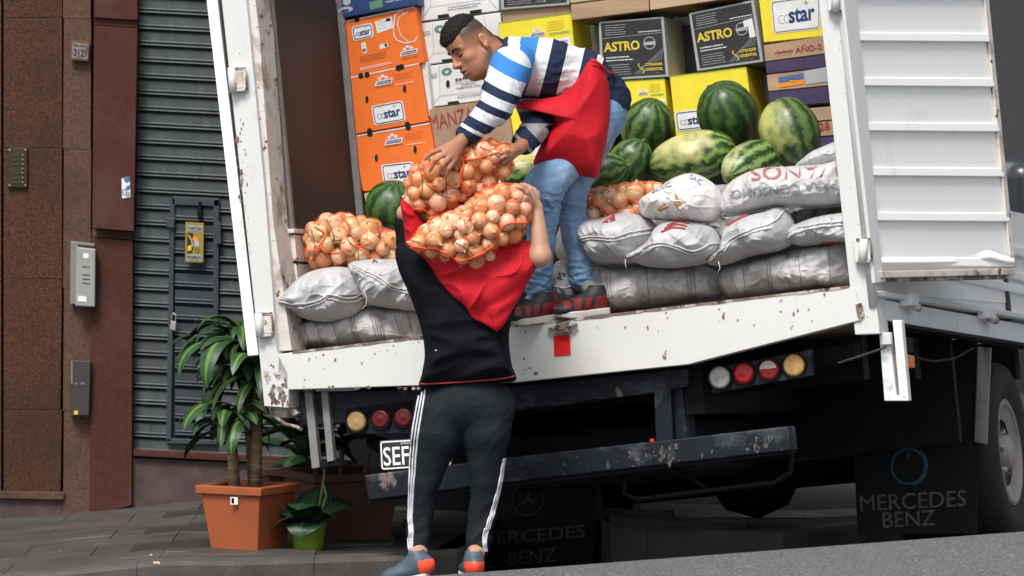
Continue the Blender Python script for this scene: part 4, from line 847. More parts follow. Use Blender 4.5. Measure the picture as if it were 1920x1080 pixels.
def sack_print(o, txt, px, py, w, rot, m, h=None, bold=.02, sub=2):
    V, F, asp = text_vf(txt, bold); c, s = math.cos(rot), math.sin(rot); hh = asp if h is None else h/w; O, keep = [], []
    import bmesh
    b = bmesh.new(); vs = [b.verts.new((x, y*hh/asp, 0)) for x, y, _ in V]
    for q in F:
        try: b.faces.new([vs[i] for i in q])
        except ValueError: pass
    for _ in range(sub): bmesh.ops.subdivide_edges(b, edges=[e for e in b.edges if e.calc_length() > .03], cuts=1)
    b.verts.ensure_lookup_table(); b.verts.index_update(); pts = [project(o, px+(v.co.x*c - v.co.y*s)*w, py-(v.co.x*s + v.co.y*c)*w, .003) for v in b.verts]
    F2 = [tuple(v.index for v in q.verts) for q in b.faces if all(pts[v.index] is not None for v in q.verts)]; b.free()
    return mesh('lettering', [p if p is not None else Vector(ORG[o.name]) for p in pts], F2, m, o)
def sack(pts, d, T, label, m='sack', seed=0, lump=.020, wr=.015, ang=0., fx=16., fy=4., back=1.):
    cx, cy = np.mean(pts, 0); ca, sa = math.cos(ang), math.sin(ang)
    def disp(x, y, s, side_):
        u = ((x-cx)*ca + (y-cy)*sa)/470; v = (-(x-cx)*sa + (y-cy)*ca)/470
        l = noise.noise(Vector((u*11+seed*7, v*11, seed+side_))); w = noise.noise(Vector((u*fx*1.6+seed, v*fy*1.5, side_*3+seed))); ws = 1-abs(noise.noise(Vector((u*fx+seed*3+v*6, v*fy, 9+side_))))*2
        w3 = 1-abs(noise.noise(Vector((u*fx*2.3+seed*3-v*9, v*fy*2.2, 19+side_))))*2
        w4 = 1-abs(noise.noise(Vector((u*fx*1.2+v*fx*1.1+seed, v*fy*3-u*fy*3, 29+side_))))*2
        return lump*l*1.7 + wr*w*.9 + wr*.8*(max(0, ws)**4)*(.4+s) + wr*.55*(max(0, w3)**4)*(s**1.2)*1.6 + wr*.5*(max(0, w4)**5)
    V, F = inflate(pts, TP, d, T, disp, NR=40, NA=170, back=back); o = mesh('sack', V, F, M[m], None, smooth=True); tag(o, label, 'sack', 'sacks stacked along the tail of the truck')
    return o
# left side
s = sack([(541,625),(556,606),(600,597),(660,590),(700,572),(745,575),(790,585),(800,625),(792,640),(700,650),(620,655),(556,658),(541,648)], .24, .17, 'lowest sack at the left, lying lengthwise on the deck under two others', 'sack_low', 1, ang=-.1)
for x in (575, 598, 628, 660, 664, 669, 700, 706, 711, 716, 745, 768): seam(s, [(x-6, 602-(x-600)*.12),(x, 625-(x-600)*.1),(x+9, 650-(x-600)*.06)], .0012, 'seam_dark', 'woven_line', .5, n=14)
s = sack([(521,566),(545,540),(578,512),(620,501),(655,503),(676,522),(684,550),(680,572),(662,592),(630,603),(590,602),(565,594),(545,582)], .10, .18, 'plump sack at the far left with a wavy sewn mouth and a loose thread', 'sack', 2, fx=9)
seam(s, [(522,563),(545,569),(572,569),(600,562),(618,553),(640,558),(662,558),(683,547)], .0036); seam(s, [(522,568),(545,576),(570,577),(575,574),(600,568),(618,560),(640,566),(665,565),(680,557)], .0032); seam(s, [(524,565),(560,572),(600,565),(620,557),(680,552)], .0035, 'seam_dark')
tube('loose_thread', [TP(683,546,-.05), TP(688,560,-.05), TP(686,572,-.05), TP(678,580,-.05)], .0018, M['seam'], s)
s = sack([(657,494),(690,485),(740,486),(790,490),(805,540),(790,580),(745,580),(700,572),(682,550),(672,520)], .16, .17, 'sack behind the standing man\'s left shoulder, its sewn edge sloping down', 'sack', 3, ang=.3)
seam(s, [(660,496),(680,506),(712,520),(735,537),(770,545),(795,552)], .0036); seam(s, [(661,501),(680,511),(708,524),(733,541),(770,551),(795,557)], .003); sack_print(s, 'K', 703, 488, 10, .1, M['ink_black'])
# right side, bottom row
s = sack([(1040,500),(1052,488),(1070,500),(1080,540),(1078,562),(1050,566),(1036,550)], .14, .10, 'dark dusty sack showing between the bending man\'s legs', 'sack_low', 4); seam(s, [(1036,535),(1055,540),(1078,535)], .003); sack_print(s, 'PS', 1052, 518, 14, 1.2, M['ink_black'])
s = sack([(1100,510),(1118,495),(1160,500),(1210,493),(1260,497),(1310,497),(1348,512),(1358,535),(1352,555),(1300,566),(1230,577),(1160,586),(1112,586),(1092,560)], .22, .18, 'long sack of the bottom row right of the man\'s shoes', 'sack_low', 5, ang=-.1, wr=.014)
for x in (1128, 1140, 1146, 1215, 1290, 1296, 1303): seam(s, [(x-4,505),(x,540),(x+3,580-(x-1128)*.1)], .0011, 'seam_dark', 'woven_line', .5, n=14)
s = sack([(1346,530),(1356,508),(1400,492),(1450,480),(1500,466),(1560,456),(1610,452),(1625,500),(1610,536),(1550,542),(1480,552),(1420,557),(1366,558)], .20, .18, 'long sack of the bottom row against the right post', 'sack_low', 6, ang=-.15, wr=.015)
for x in (1395, 1440, 1446, 1500, 1555): seam(s, [(x-4,492-(x-1400)*.2),(x,520-(x-1400)*.1),(x+3,550-(x-1400)*.06)], .0011, 'seam_dark', 'woven_line', .5, n=14)
# second row
s = sack([(1084,432),(1098,414),(1130,408),(1165,399),(1195,402),(1222,414),(1236,440),(1222,470),(1195,492),(1150,495),(1112,490),(1092,465)], .10, .17, 'white topped sack right beside the bending man\'s knees', 'sack', 7, fx=8)
seam(s, [(1088,446),(1115,443),(1150,445),(1175,437),(1215,430),(1230,428)], .0036); seam(s, [(1090,451),(1115,448),(1150,451),(1180,444),(1218,437)], .003); sack_print(s, '-', 1140, 411, 26, .2, M['ink_red'], h=12)
s = sack([(1172,484),(1195,470),(1222,450),(1235,424),(1262,414),(1305,416),(1338,430),(1352,458),(1345,475),(1325,492),(1290,500),(1255,503),(1215,500),(1190,492)], .04, .17, 'sack with red printed bars and a curved sewn mouth, in the second row', 'sack', 8, fx=8)
seam(s, [(1175,482),(1198,472),(1230,456),(1265,460),(1300,470),(1330,458),(1347,457)], .0038); seam(s, [(1176,487),(1200,478),(1232,462),(1265,466),(1300,476),(1335,464)], .003)
for k in range(3): seam(s, [(1240+k*6, 436-k*6),(1262+k*6, 428-k*6),(1284+k*3, 430-k*5)], .0045, M['ink_red'], 'red_bar', 0, n=16)
sack_print(s, 'III', 1318, 438, 22, -.5, M['ink_grey'])
tube('loose_thread', [TP(1173,486,-.10), TP(1172,494,-.10), TP(1175,503,-.10)], .0018, M['seam'], s)
s = sack([(1328,492),(1350,470),(1362,430),(1395,408),(1435,396),(1462,388),(1478,398),(1490,425),(1488,452),(1460,470),(1410,480),(1365,495),(1340,498)], .06, .16, 'narrow sack leaning up to the right under the printed sack', 'sack', 9, fx=9, ang=-.6)
seam(s, [(1332,490),(1350,470),(1372,447),(1410,430),(1440,422),(1462,405),(1470,392)], .0038); seam(s, [(1336,494),(1354,474),(1376,452),(1412,436),(1446,428)], .003); seam(s, [(1365,424),(1385,412),(1402,405)], .006, M['ink_red'], 'red_bar', 0, n=12)
tube('loose_thread', [TP(1347,490,-.10), TP(1350,502,-.10), TP(1346,512,-.10)], .0018, M['seam'], s)
s = sack([(1462,448),(1480,428),(1520,410),(1570,400),(1620,398),(1625,430),(1612,455),(1560,456),(1510,462),(1480,456)], .10, .14, 'flat sack at the right end of the second row, red stripe at its base', 'sack', 10, ang=-.15)
seam(s, [(1465,446),(1490,430),(1520,423),(1560,417),(1600,415)], .0032); seam(s, [(1468,450),(1495,436),(1525,428),(1560,423),(1600,421)], .0038); seam(s, [(1540,455),(1575,453),(1600,452)], .004, M['ink_red'], 'red_bar', 0, n=12)
# third row
s = sack([(1350,384),(1362,352),(1385,332),(1425,316),(1480,312),(1540,308),(1600,300),(1625,340),(1618,372),(1580,384),(1530,388),(1480,390),(1420,398),(1375,404),(1352,402)], .14, .18, 'big white sack with upside-down red and grey printed words, below the melons', 'sack_white', 11, ang=-.08, wr=.013)
sack_print(s, 'IVANOS', 1490, 322, 165, math.pi+.06, flat('ink faded red', (.40,.13,.13), .6), h=26, bold=.01); sack_print(s, 'PARA CONSUMO', 1470, 355, 200, math.pi+.10, flat('ink faded', (.28,.28,.30), .6), h=17, bold=.02)
seam(s, [(1353,400),(1380,401),(1420,395),(1480,386),(1530,390),(1570,386),(1600,376)], .0036); seam(s, [(1355,404),(1420,399),(1470,391)], .003)
s = sack([(1492,318),(1515,292),(1545,276),(1590,258),(1625,262),(1628,310),(1560,322)], .30, .14, 'plain white sack end above the printed sack, beside the right post', 'sack_white', 12)
s = sack([(1200,394),(1204,372),(1240,350),(1268,332),(1300,325),(1332,340),(1350,362),(1352,392),(1340,414),(1300,418),(1250,414),(1215,410)], .08, .15, 'torn white plastic bag with onion skin showing through two holes', 'plastic_bag', 13, fx=12, wr=.018); s.name = 'torn_bag'; ORG['torn_bag'] = ORG.get('sack.013', list(ORG.values())[-1]) if 'torn_bag' not in ORG else ORG['torn_bag']
tan = flat('onion tan', (.42,.20,.06), .5)
def patch(o, pts, m, name):
    V = [project(o, x, y, .003) for x, y in pts]; V = [v for v in V if v is not None]; return mesh(name, V, [tuple(range(len(V)))], m, o)
ORG[s.name] = np.array(tuple(s.location))
patch(s, [(1265,360),(1273,372),(1288,380),(1276,384),(1270,392),(1264,382),(1266,372)], tan, 'tear'); patch(s, [(1228,408),(1234,392),(1248,384),(1256,386),(1250,398),(1240,412)], tan, 'tear')
sack_print(s, 'BUSIC', 1240, 352, 40, .35, flat('ink faded blue', (.22,.30,.45), .6), h=9); sack_print(s, 'SAC', 1304, 337, 26, -.5, M['ink faded blue'], h=9)
# the rest of the load under the melons and behind the front sacks
for i, (x, d) in enumerate(((600,.62),(760,.60),(1150,.62),(1330,.62),(1520,.60))):
    y = 545-(x-600)*.118-60
    o = sack([(x-95,y),(x-60,y-42),(x+60,y-52),(x+95,y-20),(x+90,y+60),(x-90,y+72)], d, .2, ['sack in the second line behind the leftmost pair of sacks','sack in the second line behind the standing man','sack in the second line behind the knees of the bending man','sack in the second line under the long flat watermelon','sack in the second line beside the right post'][i], 'sack_low', 20+i)
# ------------------------------------------------------------------ onion bags
def onion_mat(name, a, b, c):
    m = bpy.data.materials.new(name); m.use_nodes = True; t = m.node_tree; N, L = t.nodes, t.links; bs = N['Principled BSDF']; tc = N.new('ShaderNodeTexCoord'); oi = N.new('ShaderNodeObjectInfo')
    sp_ = N.new('ShaderNodeSeparateXYZ'); L.new(tc.outputs['Object'], sp_.inputs[0]); at = N.new('ShaderNodeMath'); at.operation = 'ARCTAN2'; L.new(sp_.outputs['X'], at.inputs[0]); L.new(sp_.outputs['Y'], at.inputs[1])
    cb = N.new('ShaderNodeCombineXYZ'); L.new(at.outputs[0], cb.inputs[0]); L.new(oi.outputs['Random'], cb.inputs[2]); mz = N.new('ShaderNodeMath'); mz.operation = 'MULTIPLY'; mz.inputs[1].default_value = 9; L.new(sp_.outputs['Z'], mz.inputs[0]); L.new(mz.outputs[0], cb.inputs[1])
    n = N.new('ShaderNodeTexNoise'); n.inputs['Scale'].default_value = 5.5; n.inputs['Detail'].default_value = 5; L.new(cb.outputs[0], n.inputs['Vector'])
    r = N.new('ShaderNodeValToRGB'); e = r.color_ramp.elements; e[0].position = .32; e[0].color = (*a, 1); e[1].position = .62; e[1].color = (*b, 1); L.new(n.outputs['Fac'], r.inputs[0])
    r2 = N.new('ShaderNodeValToRGB'); e = r2.color_ramp.elements; e[0].position = .0; e[0].color = (.55,.45,.42,1); e[1].position = .55; e[1].color = (1,1,1,1); L.new(oi.outputs['Random'], r2.inputs[0])
    mx = N.new('ShaderNodeMix'); mx.data_type = 'RGBA'; mx.blend_type = 'MULTIPLY'; mx.inputs[0].default_value = .7; L.new(r.outputs[0], mx.inputs[6]); L.new(r2.outputs[0], mx.inputs[7])
    # root and neck are paper-pale / brown
    n2 = N.new('ShaderNodeTexNoise'); n2.inputs['Scale'].default_value = 55; n2.inputs['Detail'].default_value = 3; ad = N.new('ShaderNodeVectorMath'); L.new(tc.outputs['Object'], ad.inputs[0]); L.new(oi.outputs['Location'], ad.inputs[1]); L.new(ad.outputs[0], n2.inputs['Vector'])
    r3 = N.new('ShaderNodeValToRGB'); r3.color_ramp.elements[0].position = .60; r3.color_ramp.elements[1].position = .66; L.new(n2.outputs['Fac'], r3.inputs[0])
    m3 = N.new('ShaderNodeMix'); m3.data_type = 'RGBA'; L.new(r3.outputs[0], m3.inputs[0]); L.new(mx.outputs[2], m3.inputs[6]); m3.inputs[7].default_value = (*c, 1)
    L.new(m3.outputs[2], bs.inputs['Base Color']); bs.inputs['Roughness'].default_value = .26; bs.inputs['Coat Weight'].default_value = .35; bs.inputs['Coat Roughness'].default_value = .12
    bp = N.new('ShaderNodeBump'); bp.inputs['Strength'].default_value = .5; bp.inputs['Distance'].default_value = .002; L.new(n.outputs['Fac'], bp.inputs['Height']); L.new(bp.outputs[0], bs.inputs['Normal'])
    return m
OM = [onion_mat('golden onion', (.62,.31,.10), (.88,.64,.35), (.36,.15,.06)), onion_mat('pale onion', (.82,.60,.36), (.92,.80,.58), (.45,.22,.09)), onion_mat('copper onion', (.50,.22,.075), (.76,.46,.22), (.80,.55,.36)), onion_mat('greenish onion', (.62,.60,.28), (.80,.76,.48), (.50,.30,.12))]
def onion_vf(seed):
    NB, prof = 20, [(-.50,.03),(-.485,.14),(-.44,.26),(-.34,.39),(-.18,.485),(0,.51),(.17,.475),(.31,.37),(.40,.24),(.46,.13),(.54,.07),(.63,.05),(.66,.06)]
    V, F = [], []
    for i, (h, r) in enumerate(prof):
        for k in range(NB):
            a = 2*math.pi*k/NB; q = r*(1+.04*noise.noise(Vector((math.cos(a)*1.3, math.sin(a)*1.3, seed*3.+h)))); V.append((q*math.cos(a), q*math.sin(a), h + (.03*noise.noise(Vector((a, 1, seed))) if i > 10 else 0)))
    for i in range(len(prof)-1):
        for k in range(NB): F.append((i*NB+k, i*NB+(k+1) % NB, (i+1)*NB+(k+1) % NB, (i+1)*NB+k))
    F += [tuple(range(NB-1, -1, -1)), tuple(range((len(prof)-1)*NB, len(prof)*NB))]
    return V, F
ONI = []
for mi in range(4):
    for s_ in range(2):
        V, F = onion_vf(mi*2+s_); me = bpy.data.meshes.new('onion'); me.from_pydata(V, [], F); me.update(); me.materials.append(OM[mi]); me.polygons.foreach_set('use_smooth', [True]*len(me.polygons)); ONI.append(me)
flake_m = mat('papery onion skin', (.50,.27,.13), .35, .35, 30, .5, 90)
def net_mat():
    m = bpy.data.materials.new('orange net'); m.use_nodes = True; t = m.node_tree; N, L = t.nodes, t.links; b = N['Principled BSDF']; out = N['Material Output']
    tc = N.new('ShaderNodeTexCoord'); sx = N.new('ShaderNodeSeparateXYZ'); L.new(tc.outputs['Object'], sx.inputs[0])
    def mth(op, a, b_=None):
        x = N.new('ShaderNodeMath'); x.operation = op
        for i, q in enumerate((a, b_)):
            if q is None: continue
            if isinstance(q, (int, float)): x.inputs[i].default_value = q
            else: L.new(q, x.inputs[i])
        return x.outputs[0]
    n = N.new('ShaderNodeTexNoise'); n.inputs['Scale'].default_value = 20; L.new(tc.outputs['Object'], n.inputs['Vector']); w = mth('MULTIPLY', n.outputs['Fac'], 2.2)
    X, Y, Z = sx.outputs
    xx = mth('ADD', X, mth('MULTIPLY', Y, .6)); yy = mth('SUBTRACT', Z, mth('MULTIPLY', Y, .5)); K = 2*math.pi/.0105
    a = mth('ABSOLUTE', mth('SINE', mth('ADD', mth('MULTIPLY', mth('ADD', xx, yy), K/2), w))); c = mth('ABSOLUTE', mth('SINE', mth('ADD', mth('MULTIPLY', mth('SUBTRACT', xx, yy), K/2), w)))
    mn = mth('MINIMUM', a, c); al = mth('LESS_THAN', mn, .17)
    b.inputs['Base Color'].default_value = (.85,.13,.02,1); b.inputs['Roughness'].default_value = .4; L.new(al, b.inputs['Alpha'])
    return m
NET = net_mat(); STR = mat('orange net strand', (.85,.10,.02), .4, .1, 20); STRD = mat('dark net strand', (.16,.03,.03), .5, .1, 20)
def onion_bag(outline, pl, d, T, label, R=.037, seed=0, group='orange net bags of onions', ties=(), dark_ties=(), green=0):
    r = random.Random(seed); o_ = smooth_closed(outline, 72); cpx = o_.mean(0); c = pl(cpx[0], cpx[1], d); ex = Vector((1,0,0)); ez = Vector((0,0,1)); ey = pl.n
    ex = (ex - ey*ex.dot(ey)).normalized(); ez = (ez-ey*ez.dot(ey)).normalized()
    W2 = np.array([((lambda p: (p.dot(ex), p.dot(ez)))(pl(x, y, d)-c)) for x, y in o_]); ang = np.unwrap(np.arctan2(W2[:,1], W2[:,0])); rad = np.hypot(W2[:,0], W2[:,1]); o2 = np.argsort(ang % (2*np.pi)); A_, R_2 = (ang % (2*np.pi))[o2], rad[o2]
    lim = lambda a: np.interp(a % (2*np.pi), A_, R_2, period=2*np.pi)
    def clampin(p, m):
        a = math.atan2(p[1], p[0]); L_ = max(.02, float(lim(a))-m); D_ = max(.012, T-m); q = math.hypot(p[0], p[1])/L_; w = p[2]/D_; k = math.hypot(q, w) if 1 else 0
        k = (abs(q)**2.4+abs(w)**2.4)**(1/2.4)
        return (p/k, True) if k > 1 else (p, False)
    area = math.pi*float(np.mean(rad))**2; n = int(area*T*2*.62*.62/(R**3*4.2)) + 8; pts, rs = [], []
    for _ in range(n):
        p = np.array([r.uniform(-1,1)*rad.max(), r.uniform(-1,1)*rad.max(), r.uniform(-T, T)]); p, _x = clampin(p, R); pts.append(p); rs.append(R*r.uniform(.78, 1.16))
    pts = np.array(pts); rs = np.array(rs)
    for it in range(120):
        dlt = pts[:,None]-pts[None]; ds = np.linalg.norm(dlt, axis=2)+np.eye(n)*9; ov = np.clip((rs[:,None]+rs[None])*.93-ds, 0, None); pts = pts + (dlt/ds[...,None]*ov[...,None]*.28).sum(1)
        pts[:,2] -= 0
        for i in range(n): pts[i], _x = clampin(pts[i], rs[i]*.86)
    t = thing('onion_bag', c, label, 'onion bag', group); org = ORG[t.name]
    for i in range(n):
        k = r.random(); mi = 0 if k < .42 else (1 if k < .78 else 2);
        if green and r.random() < green: mi = 3
        o = bpy.data.objects.new('onion', ONI[mi*2+r.randint(0,1)]); COL.objects.link(o); o.parent = t; ORG[o.name] = org
        o.location = ex*pts[i][0] + ez*pts[i][1] + ey*pts[i][2]; o.rotation_euler = (r.uniform(0,6.3), r.uniform(0,6.3), r.uniform(0,6.3)); s = rs[i]*2/1.02; o.scale = (s*r.uniform(.95,1.05), s, s*r.uniform(.92,1.06))
    # net shell draped over the onions
    NA, NB = 96, 64; V, F = [], []; ctr = np.array([0,0,0.])
    dirs = []
    sx_, sz_ = float(np.ptp(W2[:,0]))/2, float(np.ptp(W2[:,1]))/2
    for i in range(NB+1):
        th = math.pi*i/NB
        for k in range(NA):
            a = 2*math.pi*k/NA; L_ = float(lim(a)); v = np.array([math.cos(a)*math.sin(th)*L_, math.sin(a)*math.sin(th)*L_, -math.cos(th)*T]); dirs.append(v/np.linalg.norm(v))
    dirs = np.array(dirs); cd_ = dirs@pts.T; pp = np.sqrt(np.clip((pts**2).sum(1)[None]-cd_**2, 0, None)); rr = rs[None]*1.02; hit = np.where(pp < rr, cd_+np.sqrt(np.clip(rr**2-pp**2, 0, None)), cd_-(pp-rr)*1.1-0.0)
    dist = hit.max(1)+.003; g = dist.reshape(NB+1, NA)
    for _ in range(2): g = np.maximum(g, (np.roll(g,1,1)+np.roll(g,-1,1)+np.vstack([g[:1],g[:-1]])+np.vstack([g[1:],g[-1:]]))/4)
    dist = g.ravel(); Q = dirs*dist[:,None]
    for q in Q: V.append(c + ex*q[0]+ez*q[1]+ey*q[2])
    for i in range(NB):
        for k in range(NA): F.append((i*NA+k, i*NA+(k+1) % NA, (i+1)*NA+(k+1) % NA, (i+1)*NA+k))
    nt_ = mesh('net', V, F, NET, t, smooth=True); org0 = ORG[t.name]; bv = BVHTree.FromPolygons(V, F)
    def strand(p, m, rad_, name='net_strand'):
        out = []
        P_ = smooth_open(p, 40)
        for x, y in P_:
            ry = ray(x, y).normalized(); h = bv.ray_cast(CAM, ry)
            if h[0] is not None: out.append(h[0]-ry*.002)
        if len(out) > 3: tube(name, out, rad_, m, t, 6)
    for p in ties: strand(p, STR, .0032)
    for p in dark_ties: strand(p, STRD, .0016)
    cords = []
    for q_ in range(26):
        k0 = r.randrange(NA); st_ = r.choice((-1,1))*r.choice((0,1,1,2)); i0 = r.randrange(6, NB-26); ln_ = r.randrange(10, 24)
        cp = [V[(i0+j_)*NA + (k0+j_*st_) % NA] for j_ in range(ln_)]; cords.append(tube_vf([p + (p-c).normalized()*.0008 for p in cp], .0011, 5))
    tag(mesh('net_cord', *join_vf(cords), STR, t, smooth=True), kind='stuff')
    # loose papery skins caught under the net
    fl = []
    for _ in range(70):
        q = Q[r.randrange(len(Q))]; p = c + ex*q[0]+ez*q[1]+ey*q[2]
        if q[2] > .3*T: continue
        nrm = (p-c).normalized(); u = nrm.orthogonal().normalized(); u = (Matrix.Rotation(r.random()*6, 3, nrm) @ u); w = nrm.cross(u); s = r.uniform(.006, .016)
        v = [p + nrm*.001 + u*s*a + w*s*b + nrm*s*.25*(a*b) for a, b in ((-1,-.3),(-.2,-.6),(1,-.2),(.6,.4),(-.1,.7),(-.8,.4))]; fl.append((v, [tuple(range(6))]))
    V, F = join_vf(fl); tag(mesh('loose_skin', V, F, flake_m, t), kind='stuff')
    return t
def smooth_open(pts, n):
    P_ = np.array(pts, float); out = []
    for q in np.linspace(0, len(P_)-1, n):
        k = min(int(q), len(P_)-2); f_ = q-k; p0, p1, p2, p3 = P_[max(k-1, 0)], P_[k], P_[k+1], P_[min(k+2, len(P_)-1)]
        out.append(.5*((2*p1)+(-p0+p2)*f_+(2*p0-5*p1+4*p2-p3)*f_**2+(-p0+3*p1-3*p2+p3)*f_**3))
    return out
onion_bag([(560,462),(572,432),(598,408),(635,400),(680,408),(720,425),(750,445),(758,470),(740,492),(690,497),(640,500),(590,498),(570,488)], TP, .20, .13, 'net bag of onions lying on the sacks at the left, pale green onions in it', .036, 3,
  ties=([(590,425),(610,440),(600,462),(625,474),(655,468)],[(640,405),(655,425),(650,445),(668,462),(695,455)],[(563,462),(580,470),(600,468)],[(668,462),(690,478),(700,496)]), dark_ties=([(612,410),(625,440),(628,470)],[(583,430),(590,460),(588,490)],[(655,440),(670,460),(672,496)]), green=.3)
onion_bag([(1058,395),(1068,374),(1100,362),(1140,352),(1190,348),(1240,352),(1262,372),(1250,400),(1200,415),(1140,418),(1090,415),(1064,412)], TP, .20, .13, 'net bag of onions behind the sacks, right of the bending man\'s legs', .034, 5,
  ties=([(1160,385),(1178,372),(1200,380),(1225,360)],[(1075,390),(1100,376),(1130,392),(1150,410)]), dark_ties=([(1110,378),(1125,395),(1130,412)],), green=.1)
CB = Plane(P(860, 400, 17.48), (0, 1, 0))
onion_bag([(757,352),(768,322),(790,300),(830,284),(875,270),(918,264),(955,277),(962,305),(948,338),(915,358),(880,375),(845,395),(800,415),(772,414),(760,390)], CB, .06, .13, 'upper one of the two carried onion bags, the bending man\'s hands on it', .033, 11,
  ties=([(768,395),(790,392),(812,402),(840,392),(870,380)],[(862,300),(890,298),(925,288),(955,282)],[(862,330),(868,350),(860,370),(846,390)],[(862,330),(870,310),(864,298)]), dark_ties=([(785,310),(792,340),(788,375)],[(820,300),(835,330),(838,365)],[(800,345),(820,362),(845,372)],[(900,275),(930,290),(950,310)]))
onion_bag([(762,458),(778,438),(805,420),(850,395),(890,372),(925,352),(965,346),(992,362),(1000,392),(990,430),(965,452),(940,455),(930,482),(905,502),(870,505),(835,492),(800,478),(770,468)], CB, -.06, .15, 'lower one of the two carried onion bags, resting on the standing man\'s shoulders', .032, 12,
  ties=([(762,462),(790,470),(815,466),(840,478),(862,488),(890,482),(915,470),(932,450),(938,432),(950,420),(975,418),(998,418)],[(762,462),(790,468),(815,470),(842,484),(865,490),(893,480),(918,466)],[(764,456),(775,462),(800,466)]), dark_ties=([(855,455),(880,470),(888,480)],[(770,450),(800,458),(830,462)]))
# ------------------------------------------------------------------ bodies: signed distance fields turned into one smooth surface
def A(v): return np.array(tuple(v), dtype=float)
def rcone(a, b, ra, rb):
    a, b = A(a), A(b); ab = b-a; L2 = ab@ab
    def f(p):
        t = np.clip(((p-a)@ab)/L2, 0, 1); return np.linalg.norm(p-a-t[...,None]*ab, axis=-1) - (ra+(rb-ra)*t)
    f.bb = (np.minimum(a-ra, b-rb), np.maximum(a+ra, b+rb)); return f
def ellip(c, r, ax=None):
    c, r = A(c), np.array(r, float); R = np.array([A(x) for x in ax]) if ax is not None else np.eye(3)
    def f(p):
        q = (p-c)@R.T; k0 = np.linalg.norm(q/r, axis=-1); k1 = np.linalg.norm(q/(r*r), axis=-1)+1e-9; return k0*(k0-1)/k1
    m = r.max(); f.bb = (c-m, c+m); return f
def smin(a, b, k): h = np.clip(.5+.5*(b-a)/k, 0, 1); return b*(1-h)+a*h - k*h*(1-h)
def smax(a, b, k): return -smin(-a, -b, k)
def union(prims, k=.02):
    def f(p):
        v = prims[0](p)
        for q in prims[1:]: v = smin(v, q(p), k)
        return v
    f.bb = (np.min([q.bb[0] for q in prims], 0), np.max([q.bb[1] for q in prims], 0)); return f
def nets(f, h, pad=.015, bb=None):
    lo, hi = bb or f.bb; lo = lo-pad; n = np.ceil((hi+pad-lo)/h).astype(int)+1
    g = [lo[i]+h*np.arange(n[i]) for i in range(3)]; D = np.empty(n)
    for i in range(n[0]):
        Y_, Z_ = np.meshgrid(g[1], g[2], indexing='ij'); p = np.stack([np.full_like(Y_, g[0][i]), Y_, Z_], -1); D[i] = f(p)
    D[0] = D[-1] = .1; D[:,0] = D[:,-1] = .1; D[:,:,0] = D[:,:,-1] = .1
    S_ = D < 0; c = [slice(None,-1), slice(1,None)]; acc = np.zeros([m-1 for m in n]+[3]); cnt = np.zeros([m-1 for m in n])
    for ax in range(3):
        for i in (0, 1):
            for j in (0, 1):
                sl0 = [None]*3; sl1 = [None]*3; o = [q for q in range(3) if q != ax]
                sl0[ax], sl1[ax] = c[0], c[1]; sl0[o[0]] = sl1[o[0]] = c[i]; sl0[o[1]] = sl1[o[1]] = c[j]
                a, b = D[tuple(sl0)], D[tuple(sl1)]; x = (a < 0) != (b < 0); t = np.where(x, a/np.where(x, a-b, 1), 0)
                off = np.zeros(a.shape+(3,)); off[...,ax] = t; off[...,o[0]] = i; off[...,o[1]] = j
                acc += off*x[...,None]; cnt += x
    act = cnt > 0; idx = -np.ones(act.shape, dtype=int); idx[act] = np.arange(act.sum()); I = np.argwhere(act)
    V = lo + h*(I + acc[act]/cnt[act][:,None]); F = []
    for ax in range(3):
        o = [q for q in range(3) if q != ax]; sl0 = [slice(1,-1)]*3; sl1 = [slice(1,-1)]*3; sl0[ax] = slice(0,-1); sl1[ax] = slice(1,None)
        a, b = S_[tuple(sl0)], S_[tuple(sl1)]; E_ = np.argwhere(a != b); base = E_.copy(); base[:,o[0]] += 1; base[:,o[1]] += 1
        def cell(d0, d1): q = base.copy(); q[:,o[0]] -= d0; q[:,o[1]] -= d1; return idx[q[:,0], q[:,1], q[:,2]]
        Q = np.stack([cell(1,1), cell(0,1), cell(0,0), cell(1,0)], 1); fl = a[tuple(E_.T)]
        if ax == 1: fl = ~fl
        Q[~fl] = Q[~fl][:,::-1]; F.append(Q)
    F = np.concatenate(F); F = F[(F >= 0).all(1)]
    return V, F
def relax(V, F, it=2, k=.5):
    for _ in range(it):
        s = np.zeros_like(V); c = np.zeros(len(V))
        for i in range(4): a, b = F[:,i], F[:,(i+1) % 4]; np.add.at(s, a, V[b]); np.add.at(c, a, 1); np.add.at(s, b, V[a]); np.add.at(c, b, 1)
        V = V + (s/np.maximum(c, 1)[:,None]-V)*k
    return V
def vnormals(V, F):
    n = np.cross(V[F[:,2]]-V[F[:,0]], V[F[:,3]]-V[F[:,1]]); N = np.zeros_like(V)
    for i in range(4): np.add.at(N, F[:,i], n)
    return N/(np.linalg.norm(N, axis=1)[:,None]+1e-12)
def vnoise(V, sc, seed=0, st=(1,1,1)): return np.array([noise.noise(Vector((x*sc*st[0]+seed, y*sc*st[1]+seed*1.7, z*sc*st[2]))) for x, y, z in V])
def folds(V, F, amp, sc, seed=0, axis=None, w=None, sharp=2.):
    """cloth folds: ridged noise, stretched across axis"""
    N = vnormals(V, F); Q = V.copy()
    if axis is not None: a = A(axis)/np.linalg.norm(A(axis)); Q = V + np.outer(V@a, a)*1.6
    n = vnoise(Q, sc, seed); rg = (1-np.abs(n)*2.4); rg = np.sign(rg)*np.abs(rg)**sharp; n2 = vnoise(Q, sc*2.2, seed+5)
    d = amp*(rg*.8 + n2*.5); d = d if w is None else d*w
    return V + N*d[:,None]
